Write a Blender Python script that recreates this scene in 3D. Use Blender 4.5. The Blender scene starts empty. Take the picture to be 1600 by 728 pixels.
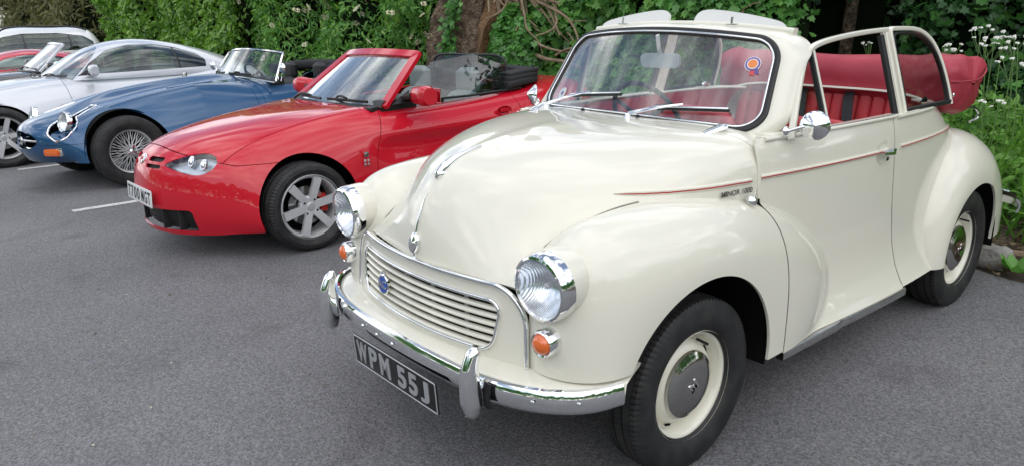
import bpy, bmesh, math, random
import numpy as np
from mathutils import Vector, Matrix
PI = math.pi
R = math.radians
random.seed(7); rng = np.random.default_rng(7)
SC = bpy.context.scene
COL = SC.collection

# ------------------------------------------------------------------ camera
cam_d = bpy.data.cameras.new('camera'); cam = bpy.data.objects.new('camera', cam_d); COL.objects.link(cam)
CAM_POS = Vector((1.8845, 2.0591, 1.4829)); F_PX = 1184.6
yaw, pitch, roll = -2.2668, -0.2841, -0.0150
fw = Vector((math.cos(yaw)*math.cos(pitch), math.sin(yaw)*math.cos(pitch), math.sin(pitch)))
rt = Vector((math.sin(yaw), -math.cos(yaw), 0)); up = rt.cross(fw)
r2 = rt*math.cos(roll) + up*math.sin(roll); u2 = up*math.cos(roll) - rt*math.sin(roll)
cam.matrix_world = Matrix(((r2.x, u2.x, -fw.x, CAM_POS.x), (r2.y, u2.y, -fw.y, CAM_POS.y), (r2.z, u2.z, -fw.z, CAM_POS.z), (0, 0, 0, 1)))
cam_d.sensor_fit = 'HORIZONTAL'; cam_d.sensor_width = 36.0; cam_d.lens = 36.0*F_PX/1600
cam_d.shift_y = -(364-362.05)/1600; cam_d.clip_start = 0.05; cam_d.clip_end = 2000
SC.camera = cam

# ------------------------------------------------------------------ sky: bright broken cloud
SUN_EL, SUN_AZ = R(44), R(58)          # azimuth measured from +x towards +y
W = bpy.data.worlds.new('World'); SC.world = W; W.use_nodes = True
nt = W.node_tree; nt.nodes.clear()
def N_(t, **k):
    n = nt.nodes.new(t)
    for a, b in k.items(): setattr(n, a, b)
    return n
sky = N_('ShaderNodeTexSky'); sky.sky_type = 'NISHITA'; sky.sun_disc = False
sky.sun_elevation = SUN_EL; sky.sun_rotation = R(90) - SUN_AZ; sky.air_density = 1.0; sky.dust_density = 1.2; sky.ozone_density = 1.0
tc = N_('ShaderNodeTexCoord'); mp = N_('ShaderNodeMapping'); mp.inputs['Scale'].default_value = (1, 1, 2.2)
no = N_('ShaderNodeTexNoise'); no.inputs['Scale'].default_value = 2.6; no.inputs['Detail'].default_value = 7; no.inputs['Roughness'].default_value = 0.55
rp = N_('ShaderNodeValToRGB'); rp.color_ramp.elements[0].position = 0.42; rp.color_ramp.elements[1].position = 0.57
rp.color_ramp.elements[0].color = (0.05, 0.05, 0.05, 1); rp.color_ramp.elements[1].color = (0.93, 0.93, 0.93, 1)
no2 = N_('ShaderNodeTexNoise'); no2.inputs['Scale'].default_value = 5.5; no2.inputs['Detail'].default_value = 5
rp2 = N_('ShaderNodeValToRGB'); rp2.color_ramp.elements[0].color = (6.0, 6.3, 6.9, 1); rp2.color_ramp.elements[1].color = (16, 16, 16, 1)
rp2.color_ramp.elements[0].position = 0.32; rp2.color_ramp.elements[1].position = 0.68
mx = N_('ShaderNodeMix', data_type='RGBA'); bg = N_('ShaderNodeBackground'); wo = N_('ShaderNodeOutputWorld')
L = nt.links.new
L(tc.outputs['Generated'], mp.inputs['Vector']); L(mp.outputs[0], no.inputs['Vector']); L(mp.outputs[0], no2.inputs['Vector'])
L(no.outputs[0], rp.inputs[0]); L(no2.outputs[0], rp2.inputs[0])
L(rp.outputs[0], mx.inputs['Factor']); L(sky.outputs[0], mx.inputs['A']); L(rp2.outputs[0], mx.inputs['B'])
L(mx.outputs['Result'], bg.inputs['Color']); bg.inputs['Strength'].default_value = 0.125; L(bg.outputs[0], wo.inputs[0])
sun_d = bpy.data.lights.new('sun', 'SUN'); sun_d.energy = 0.8; sun_d.angle = R(110); sun_d.color = (1, 0.96, 0.9)
sun = bpy.data.objects.new('sun', sun_d); COL.objects.link(sun)
sd = Vector((math.cos(SUN_AZ)*math.cos(SUN_EL), math.sin(SUN_AZ)*math.cos(SUN_EL), math.sin(SUN_EL)))
sun.rotation_euler = sd.to_track_quat('Z', 'Y').to_euler(); sun.location = (3, 3, 12)
VS = SC.view_settings; VS.view_transform = 'Standard'; VS.look = 'None'; VS.gamma = 1; VS.exposure = 0.36; VS.use_curve_mapping = False
# ------------------------------------------------------------------ materials
MAT = {}
def _base(name):
    m = bpy.data.materials.new(name); m.use_nodes = True; MAT[name] = m
    return m, m.node_tree.nodes, m.node_tree.links, m.node_tree.nodes['Principled BSDF']
def pbr(name, col, rough=0.5, metal=0, coat=0, coat_r=0.03, spec=0.5, noise=None, bump=None, trans=0, sheen=0):
    """noise=(scale, second colour, lo, hi); bump=(scale, strength, distance)"""
    m, ns, ls, b = _base(name)
    b.inputs['Base Color'].default_value = (*col, 1); b.inputs['Roughness'].default_value = rough; b.inputs['Metallic'].default_value = metal
    b.inputs['Coat Weight'].default_value = coat; b.inputs['Coat Roughness'].default_value = coat_r; b.inputs['Specular IOR Level'].default_value = spec
    b.inputs['Transmission Weight'].default_value = trans; b.inputs['Sheen Weight'].default_value = sheen
    if noise or bump: t = ns.new('ShaderNodeTexCoord')
    if noise:
        n = ns.new('ShaderNodeTexNoise'); n.inputs['Scale'].default_value = noise[0]; n.inputs['Detail'].default_value = 6
        r = ns.new('ShaderNodeValToRGB'); r.color_ramp.elements[0].position = noise[2]; r.color_ramp.elements[1].position = noise[3]
        r.color_ramp.elements[0].color = (*col, 1); r.color_ramp.elements[1].color = (*noise[1], 1)
        ls.new(t.outputs['Object'], n.inputs['Vector']); ls.new(n.outputs[0], r.inputs[0]); ls.new(r.outputs[0], b.inputs['Base Color'])
    if bump:
        n2 = ns.new('ShaderNodeTexNoise'); n2.inputs['Scale'].default_value = bump[0]; n2.inputs['Detail'].default_value = 5
        bm_ = ns.new('ShaderNodeBump'); bm_.inputs['Strength'].default_value = bump[1]; bm_.inputs['Distance'].default_value = bump[2]
        ls.new(t.outputs['Object'], n2.inputs['Vector']); ls.new(n2.outputs[0], bm_.inputs['Height']); ls.new(bm_.outputs[0], b.inputs['Normal'])
    return m
def glass(name, tint, refl=1.0, rough=0.0, refl_haze=0.0):
    m, ns, ls, b = _base(name); ns.remove(b)
    tr = ns.new('ShaderNodeBsdfTransparent'); tr.inputs[0].default_value = (*tint, 1)
    gl = ns.new('ShaderNodeBsdfGlossy'); gl.inputs['Roughness'].default_value = rough
    lw = ns.new('ShaderNodeLayerWeight'); lw.inputs[0].default_value = 0.5
    pw = ns.new('ShaderNodeMath'); pw.operation = 'POWER'; pw.inputs[1].default_value = 4.2; ls.new(lw.outputs['Facing'], pw.inputs[0])
    fr = ns.new('ShaderNodeMath'); fr.operation = 'MULTIPLY_ADD'; fr.inputs[1].default_value = 0.95; fr.inputs[2].default_value = 0.04; ls.new(pw.outputs[0], fr.inputs[0])
    mu = ns.new('ShaderNodeMath'); mu.operation = 'MULTIPLY'; mu.inputs[1].default_value = refl; mu.use_clamp = True
    mi = ns.new('ShaderNodeMixShader'); ls.new(fr.outputs[0], mu.inputs[0]); ls.new(mu.outputs[0], mi.inputs[0]); ls.new(tr.outputs[0], mi.inputs[1]); ls.new(gl.outputs[0], mi.inputs[2])
    o_ = mi.outputs[0]
    if refl_haze:  # pale noise streaks imitate white reflections, mixed in as a dusty film
        t = ns.new('ShaderNodeTexCoord'); mp_ = ns.new('ShaderNodeMapping'); mp_.inputs['Scale'].default_value = (3, 9, 3); mp_.inputs['Rotation'].default_value = (0.6, 0, 0); n = ns.new('ShaderNodeTexNoise'); n.inputs['Scale'].default_value = 1.6; n.inputs['Detail'].default_value = 7
        mr_ = ns.new('ShaderNodeMapRange'); mr_.inputs[1].default_value = 0.45; mr_.inputs[2].default_value = 0.75; mr_.inputs[3].default_value = refl_haze*0.12; mr_.inputs[4].default_value = refl_haze
        df = ns.new('ShaderNodeBsdfDiffuse'); df.inputs[0].default_value = (0.8, 0.8, 0.8, 1); m2 = ns.new('ShaderNodeMixShader')
        ls.new(t.outputs['Object'], mp_.inputs[0]); ls.new(mp_.outputs[0], n.inputs['Vector']); ls.new(n.outputs[0], mr_.inputs[0]); ls.new(mr_.outputs[0], m2.inputs[0]); ls.new(o_, m2.inputs[1]); ls.new(df.outputs[0], m2.inputs[2]); o_ = m2.outputs[0]
    ls.new(o_, ns['Material Output'].inputs[0]); return m
def paint(name, col, metal=0.0, refl_haze=0.0, rough=0.4):
    m = pbr(name, col, rough, metal, coat=1.0, coat_r=0.02, spec=0.15, bump=(4.5, 0.05, 0.004))
    ns, ls = m.node_tree.nodes, m.node_tree.links; b = ns['Principled BSDF']
    t = ns.new('ShaderNodeTexCoord'); n = ns.new('ShaderNodeTexNoise'); n.inputs['Scale'].default_value = 3.0; n.inputs['Detail'].default_value = 8
    r = ns.new('ShaderNodeMapRange'); r.inputs[1].default_value = 0.35; r.inputs[2].default_value = 0.75; r.inputs[3].default_value = 0.015; r.inputs[4].default_value = 0.05 + refl_haze
    ls.new(t.outputs['Object'], n.inputs['Vector']); ls.new(n.outputs[0], r.inputs[0]); ls.new(r.outputs[0], b.inputs['Coat Roughness'])
    return m
paint('cream_paint', (0.755, 0.73, 0.625))
paint('red_paint', (0.54, 0.004, 0.019), rough=0.5)
paint('blue_paint', (0.018, 0.080, 0.185), metal=0.25, rough=0.3)
paint('silver_paint', (0.60, 0.62, 0.66), metal=0.25, rough=0.36)
paint('black_paint', (0.008, 0.008, 0.01))
paint('white_paint', (0.78, 0.79, 0.80))
pbr('chrome', (0.86, 0.87, 0.88), 0.06, 1.0, bump=(9, 0.03, 0.01))
pbr('dull_chrome', (0.62, 0.62, 0.61), 0.2, 1.0, noise=(40, (0.5, 0.5, 0.5), 0.4, 0.7))
pbr('black_rubber', (0.012, 0.012, 0.013), 0.45)
pbr('black_plastic', (0.014, 0.014, 0.015), 0.5)
pbr('dark_void', (0.006, 0.006, 0.006), 0.9, spec=0.1)
pbr('red_vinyl', (0.48, 0.026, 0.036), 0.42, bump=(260, 0.12, 0.002))
pbr('red_hood', (0.34, 0.026, 0.048), 0.5, noise=(5, (0.42, 0.038, 0.062), 0.35, 0.7), bump=(300, 0.1, 0.002))
pbr('belt_web', (0.02, 0.022, 0.026), 0.8)
pbr('white_trim', (0.72, 0.72, 0.70), 0.55)
pbr('grey_plastic', (0.55, 0.57, 0.58), 0.4)
pbr('amber_lens', (0.75, 0.14, 0.02), 0.08, coat=1, spec=0.6, bump=(90, 0.4, 0.004))
pbr('plate_black', (0.012, 0.012, 0.013), 0.3)
pbr('plate_white', (0.75, 0.76, 0.76), 0.35)
pbr('silver_letters', (0.50, 0.51, 0.52), 0.35, 0.4)
pbr('red_line', (0.42, 0.03, 0.02), 0.4)
pbr('blue_enamel', (0.02, 0.09, 0.42), 0.2, coat=1)
pbr('alloy', (0.62, 0.63, 0.64), 0.32, 0.35)
pbr('brake_red', (0.45, 0.015, 0.01), 0.4)
pbr('grey_leather', (0.22, 0.25, 0.25), 0.6)
pbr('dark_cloth', (0.02, 0.02, 0.022), 0.85, bump=(200, 0.2, 0.002))
pbr('radiator', (0.02, 0.02, 0.022), 0.5, 0.3)
glass('clear_glass', (0.93, 0.96, 0.95), 1.3)
glass('screen_glass', (0.93, 0.96, 0.965), 2.2, refl_haze=0.11)
glass('tinted_glass', (0.66, 0.74, 0.72), 1.6)
glass('dark_glass', (0.30, 0.34, 0.34), 2.0)
glass('side_glass', (0.60, 0.68, 0.67), 3.0)
glass('lamp_glass', (0.96, 0.98, 1.0), 1.4)
def tyre_mat():
    m, ns, ls, b = _base('tyre'); b.inputs['Base Color'].default_value = (0.014, 0.014, 0.015, 1); b.inputs['Roughness'].default_value = 0.62
    t = ns.new('ShaderNodeTexCoord'); n = ns.new('ShaderNodeTexNoise'); n.inputs['Scale'].default_value = 14; n.inputs['Detail'].default_value = 8
    r = ns.new('ShaderNodeValToRGB'); r.color_ramp.elements[0].color = (0.010, 0.010, 0.011, 1); r.color_ramp.elements[1].color = (0.030, 0.029, 0.028, 1)
    r.color_ramp.elements[0].position = 0.4; r.color_ramp.elements[1].position = 0.75
    ls.new(t.outputs['Object'], n.inputs['Vector']); ls.new(n.outputs[0], r.inputs[0]); ls.new(r.outputs[0], b.inputs['Base Color'])
tyre_mat()

# ------------------------------------------------------------------ numeric helpers
def cs(xs, ys):
    """natural cubic spline through (xs, ys), xs increasing; linear beyond the ends"""
    x = np.array(xs, float); y = np.array(ys, float); n = len(x)
    if n == 2: return lambda t: y[0] + (y[1]-y[0])*(np.asarray(t, float)-x[0])/(x[1]-x[0])
    h = np.diff(x); A = np.zeros((n, n)); b = np.zeros(n); A[0, 0] = A[-1, -1] = 1
    for i in range(1, n-1):
        A[i, i-1] = h[i-1]; A[i, i] = 2*(h[i-1]+h[i]); A[i, i+1] = h[i]
        b[i] = 3*((y[i+1]-y[i])/h[i] - (y[i]-y[i-1])/h[i-1])
    c = np.linalg.solve(A, b); d = (c[1:]-c[:-1])/(3*h); bb = (y[1:]-y[:-1])/h - h*(2*c[:-1]+c[1:])/3
    def f(t):
        t = np.asarray(t, float); tc_ = np.clip(t, x[0], x[-1]); i = np.clip(np.searchsorted(x, tc_)-1, 0, n-2); q = tc_-x[i]
        v = y[i] + bb[i]*q + c[i]*q*q + d[i]*q**3
        e = bb[-1] + 2*c[-2]*h[-1] + 3*d[-1]*h[-1]**2
        return v + np.where(t < x[0], (t-x[0])*bb[0], 0) + np.where(t > x[-1], (t-x[-1])*e, 0)
    return f
def pch(xs, ys):
    """monotone (PCHIP) interpolation, clamped"""
    x = np.array(xs, float); y = np.array(ys, float); h = np.diff(x); de = np.diff(y)/h; n = len(x); m = np.zeros(n)
    for i in range(1, n-1):
        if de[i-1]*de[i] > 0:
            w1 = 2*h[i]+h[i-1]; w2 = h[i]+2*h[i-1]; m[i] = (w1+w2)/(w1/de[i-1]+w2/de[i])
    m[0], m[-1] = de[0], de[-1]
    def f(t):
        t = np.clip(np.asarray(t, float), x[0], x[-1]); i = np.clip(np.searchsorted(x, t)-1, 0, n-2); q = (t-x[i])/h[i]
        return (2*q**3-3*q**2+1)*y[i] + (q**3-2*q**2+q)*h[i]*m[i] + (-2*q**3+3*q**2)*y[i+1] + (q**3-q**2)*h[i]*m[i+1]
    return f
def curve(pts, n, closed=False):
    """smooth polyline through 3D points, evenly spaced"""
    p = np.array(pts, float)
    if closed: p = np.vstack([p[-2:], p, p[:3]])
    d = np.r_[0, np.cumsum(np.sqrt(np.linalg.norm(np.diff(p, axis=0), axis=1)+1e-9))]
    f = [cs(d, p[:, k]) for k in range(p.shape[1])]
    a, b = (d[2], d[-3]) if closed else (d[0], d[-1])
    t = np.linspace(a, b, n*8+1); q = np.stack([g(t) for g in f], 1)
    s = np.r_[0, np.cumsum(np.linalg.norm(np.diff(q, axis=0), axis=1))]; ss = np.linspace(0, s[-1], n+1 if closed else n)
    o = np.stack([np.interp(ss, s, q[:, k]) for k in range(p.shape[1])], 1)
    return o[:-1] if closed else o
def smax(a, b, k): h = np.clip(0.5+0.5*(a-b)/k, 0, 1); return b+(a-b)*h + k*h*(1-h)
def smin(a, b, k): return -smax(-a, -b, k)

# ------------------------------------------------------------------ meshes: M = (verts, normals, faces)
def grid(P, flip=False, wrap_u=False, wrap_v=False):
    P = np.asarray(P, float); nu, nv = P.shape[:2]
    def gr(ax, wr):
        if wr: return np.roll(P, -1, ax)-np.roll(P, 1, ax)
        return np.gradient(P, axis=ax)
    Nn = np.cross(gr(0, wrap_u), gr(1, wrap_v)); ln = np.linalg.norm(Nn, axis=2, keepdims=True)
    Nn = Nn/np.maximum(ln, 1e-12)
    if flip: Nn = -Nn
    bad = ln[..., 0] < 1e-10
    if bad.any():
        for a in range(nu):
            ok = ~bad[a]
            if ok.any() and not ok.all():
                idx = np.where(ok)[0]
                for b_ in np.where(~ok)[0]: Nn[a, b_] = Nn[a, idx[np.argmin(abs(idx-b_))]]
        for b_ in range(nv):
            ok = np.linalg.norm(Nn[:, b_], axis=1) > 0.5
            if ok.any() and not ok.all():
                idx = np.where(ok)[0]
                for a in np.where(~ok)[0]: Nn[a, b_] = Nn[idx[np.argmin(abs(idx-a))], b_]
    I = np.arange(nu*nv).reshape(nu, nv)
    iu = np.arange(nu if wrap_u else nu-1); iv = np.arange(nv if wrap_v else nv-1)
    a = I[np.ix_(iu, iv)]; b = I[np.ix_((iu+1) % nu, iv)]; c = I[np.ix_((iu+1) % nu, (iv+1) % nv)]; d = I[np.ix_(iu, (iv+1) % nv)]
    q = np.stack([a, b, c, d], -1).reshape(-1, 4)
    if flip: q = q[:, ::-1]
    return P.reshape(-1, 3), Nn.reshape(-1, 3), [tuple(f) for f in q.tolist()]
def clip(M, f):
    """keep f(verts) > 0"""
    V, Nn, F = M; val = f(V) if callable(f) else f
    pos = val > 0; V2 = [V]; N2 = [Nn]; ext_v = []; ext_n = []; cache = {}; out = []; base = len(V)
    for fc in F:
        s = [pos[i] for i in fc]
        if all(s): out.append(fc); continue
        if not any(s): continue
        r = []
        for k in range(len(fc)):
            i, j = fc[k], fc[(k+1) % len(fc)]
            if pos[i]: r.append(i)
            if pos[i] != pos[j]:
                key = (min(i, j), max(i, j))
                if key not in cache:
                    t = val[i]/(val[i]-val[j]); ext_v.append(V[i]+(V[j]-V[i])*t); nn = Nn[i]+(Nn[j]-Nn[i])*t
                    ext_n.append(nn/max(np.linalg.norm(nn), 1e-9)); cache[key] = base+len(ext_v)-1
                r.append(cache[key])
        if len(r) > 2: out.append(tuple(r))
    if ext_v: V2.append(np.array(ext_v)); N2.append(np.array(ext_n))
    V = np.vstack(V2); Nn = np.vstack(N2)
    if not out: return V[:0], Nn[:0], []
    used = np.unique(np.concatenate([np.array(f_) for f_ in out])); mp_ = -np.ones(len(V), int); mp_[used] = np.arange(len(used))
    return V[used], Nn[used], [tuple(mp_[list(f_)].tolist()) for f_ in out]
def shell(M, t):
    """give a panel thickness t (inwards) with rims on its open edges"""
    V, Nn, F = M; n = len(V); cnt = {}
    for f in F:
        for k in range(len(f)):
            a, b = f[k], f[(k+1) % len(f)]; key = (min(a, b), max(a, b))
            cnt[key] = None if key in cnt else (a, b)
    B = V-Nn*t; VV = [V, B]; NN = [Nn, -Nn]; FF = list(F)+[tuple(n+i for i in f[::-1]) for f in F]; base = 2*n; rv = []; rn = []
    for e in cnt.values():
        if e is None: continue
        a, b = e; q = [V[a], B[a], B[b], V[b]]; nn = np.cross(V[b]-V[a], Nn[a]); l = np.linalg.norm(nn)
        if l < 1e-12: continue
        nn = nn/l
        rv += q; rn += [nn]*4; FF.append((base, base+1, base+2, base+3)); base += 4
    if rv: VV.append(np.array(rv)); NN.append(np.array(rn))
    return np.vstack(VV), np.vstack(NN), FF
def mir(M): V, Nn, F = M; s = np.array([1, -1, 1]); return V*s, (None if Nn is None else Nn*s), [tuple(f[::-1]) for f in F]
def join(*Ms):
    V, Nn, F, o = [], [], [], 0
    for m in Ms:
        V.append(m[0]); F += [tuple(i+o for i in f) for f in m[2]]; o += len(m[0])
        Nn.append(m[1])
    N3 = None if any(x is None for x in Nn) else np.vstack(Nn)
    return np.vstack(V), N3, F
def xf(M, loc=(0, 0, 0), rot=None, scale=1.0):
    V, Nn, F = M; A = np.eye(3) if rot is None else np.array(rot)
    return (V*np.array(scale))@A.T+np.array(loc), (None if Nn is None else Nn@A.T), F
def rotx(a): c, s = math.cos(a), math.sin(a); return np.array([[1, 0, 0], [0, c, -s], [0, s, c]])
def roty(a): c, s = math.cos(a), math.sin(a); return np.array([[c, 0, s], [0, 1, 0], [-s, 0, c]])
def rotz(a): c, s = math.cos(a), math.sin(a); return np.array([[c, -s, 0], [s, c, 0], [0, 0, 1]])
def sweep(path, prof, upv=(0, 0, 1), scale=None, closed=False, cap=True, upf=None):
    """profile (k,2) in (side, up) swept along path; upv may be one vector or one per point"""
    p = np.asarray(path, float); n = len(p); pr = np.asarray(prof, float)
    T = (np.roll(p, -1, 0)-np.roll(p, 1, 0)) if closed else np.gradient(p, axis=0)
    T /= np.maximum(np.linalg.norm(T, axis=1, keepdims=True), 1e-9)
    U = np.broadcast_to(np.asarray(upv, float), (n, 3)); S = np.cross(T, U); S /= np.maximum(np.linalg.norm(S, axis=1, keepdims=True), 1e-9); U = np.cross(S, T)
    sc = np.ones((n, 1, 2)) if scale is None else np.asarray(scale, float).reshape(n, 1, -1)*np.ones((1, 1, 2))
    q = pr[None]*sc
    G = p[:, None]+S[:, None]*q[..., :1]+U[:, None]*q[..., 1:2]
    V, Nn, F = grid(G, flip=False, wrap_u=closed, wrap_v=True)
    if not closed and cap:
        k = len(pr); F = F+[tuple(range(k)), tuple((n-1)*k+i for i in range(k-1, -1, -1))]
    return V, None, F
def circ(r, n=10, ry=None): a = np.linspace(0, 2*PI, n, endpoint=False); return np.stack([r*np.cos(a), (ry or r)*np.sin(a)], 1)
def rrect(w, h, r, n=4):
    o = []
    for cx, cy, a0 in ((w/2-r, h/2-r, 0), (-w/2+r, h/2-r, 90), (-w/2+r, -h/2+r, 180), (w/2-r, -h/2+r, 270)):
        for k in range(n+1): a = R(a0+90*k/n); o.append((cx+r*math.cos(a), cy+r*math.sin(a)))
    return np.array(o)
def tube(path, r, n=8, closed=False):
    p = np.asarray(path, float); d = p[-1]-p[0]; d = d/max(np.linalg.norm(d), 1e-6) if not closed else np.array([0, 0, 0.0])
    upv = (0, 0, 1) if abs(d[2]) < 0.8 else (1, 0.3, 0)
    rr = np.asarray(r, float)
    if rr.ndim: return sweep(p, circ(1, n), upv, scale=rr[:, None], closed=closed)
    return sweep(p, circ(r, n), upv, closed=closed)
def lathe(prof, axis='y', n=48, full=True):
    """prof: (radius, along-axis) list"""
    pr = np.array(prof, float); a = np.linspace(0, 2*PI, n, endpoint=False)
    G = np.zeros((len(pr), n, 3)); rad = pr[:, 0][:, None]; al = pr[:, 1][:, None]*np.ones((1, n))
    c, s = rad*np.cos(a), rad*np.sin(a)
    if axis == 'y': G[..., 0], G[..., 1], G[..., 2] = c, al, s
    elif axis == 'x': G[..., 0], G[..., 1], G[..., 2] = al, c, s
    else: G[..., 0], G[..., 1], G[..., 2] = c, s, al
    V, Nn, F = grid(G, wrap_v=True)
    return V, None, F
def box(c, s, bev=0.0, rot=None):
    c = np.array(c, float); h = np.array(s, float)/2; b = min(bev, h.min()*0.95)
    if b <= 0:
        V = np.array([[x, y, z] for x in (-1, 1) for y in (-1, 1) for z in (-1, 1)])*h
        F = [(0, 1, 3, 2), (4, 6, 7, 5), (0, 4, 5, 1), (2, 3, 7, 6), (0, 2, 6, 4), (1, 5, 7, 3)]
    else:
        bm = bmesh.new(); bmesh.ops.create_cube(bm, size=1.0)
        for v in bm.verts: v.co = Vector((v.co.x*2*h[0], v.co.y*2*h[1], v.co.z*2*h[2]))
        bmesh.ops.bevel(bm, geom=bm.edges[:], offset=b, segments=2, profile=0.6, affect='EDGES')
        bm.verts.index_update(); V = np.array([v.co[:] for v in bm.verts]); F = [tuple(v.index for v in f.verts) for f in bm.faces]; bm.free()
    if rot is not None: V = V@np.array(rot).T
    return V+c, None, F
def extrude_poly(pts, a, b, axis='y'):
    """2D outline to prism between a and b along axis; pts are the other two coordinates in order"""
    p = np.array(pts, float); k = len(p)
    def put(v):
        o = np.zeros((k, 3)); j = {'x': (1, 2, 0), 'y': (0, 2, 1), 'z': (0, 1, 2)}[axis]
        o[:, j[0]], o[:, j[1]], o[:, j[2]] = p[:, 0], p[:, 1], v; return o
    V = np.vstack([put(a), put(b)])
    F = [tuple(range(k))[::-1], tuple(range(k, 2*k))]+[(i, (i+1) % k, k+(i+1) % k, k+i) for i in range(k)]
    return V, None, F
def tag(o, label=None, cat=None, group=None, kind=None):
    for k, v in (('label', label), ('category', cat), ('group', group), ('kind', kind)):
        if v: o[k] = v
    return o
def mk(name, M, mat, parent=None, flat=False, auto=None):
    V, Nn, F = M
    me = bpy.data.meshes.new(name); me.from_pydata(np.asarray(V).tolist(), [], F); me.update()
    if not flat: me.polygons.foreach_set('use_smooth', [True]*len(me.polygons))
    if Nn is not None and not flat and len(V): me.normals_split_custom_set_from_vertices(np.asarray(Nn).tolist())
    elif auto is None and not flat: auto = 40
    if auto and Nn is None: me.set_sharp_from_angle(angle=R(auto))
    if Nn is None:
        bm = bmesh.new(); bm.from_mesh(me); bmesh.ops.recalc_face_normals(bm, faces=bm.faces); bm.to_mesh(me); bm.free()
    me.materials.append(MAT[mat] if isinstance(mat, str) else mat)
    o = bpy.data.objects.new(name, me); COL.objects.link(o)
    if parent is not None: o.parent = parent
    return o
def empty(name, loc=(0, 0, 0), rz=0.0):
    o = bpy.data.objects.new(name, None); COL.objects.link(o); o.location = loc; o.rotation_euler = (0, 0, rz); o.empty_display_size = 0.1; return o
def link_copy(o, parent, loc=None, rot=None):
    c = o.copy(); COL.objects.link(c); c.parent = parent
    if loc is not None: c.location = loc
    if rot is not None: c.rotation_euler = rot
    return c
def copy_tree(o, parent=None):
    c = o.copy(); COL.objects.link(c); c.parent = parent
    for ch in list(o.children): copy_tree(ch, c)
    return c
def text_mesh(s, size, depth=0.001, xs=1.0, bold=0.0, align='CENTER'):
    """letters in the local x-y plane, facing +z"""
    cu = bpy.data.curves.new('text', 'FONT'); cu.body = s; cu.size = size; cu.extrude = depth; cu.offset = bold; cu.align_x = align; cu.align_y = 'CENTER'; cu.resolution_u = 4
    o = bpy.data.objects.new('text', cu); COL.objects.link(o); dg = bpy.context.evaluated_depsgraph_get()
    me = bpy.data.meshes.new_from_object(o.evaluated_get(dg)); V = np.array([v.co[:] for v in me.vertices]); F = [tuple(p.vertices) for p in me.polygons]
    bpy.data.objects.remove(o); bpy.data.curves.remove(cu); bpy.data.meshes.remove(me)
    V[:, 0] *= xs
    return V, None, F
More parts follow.
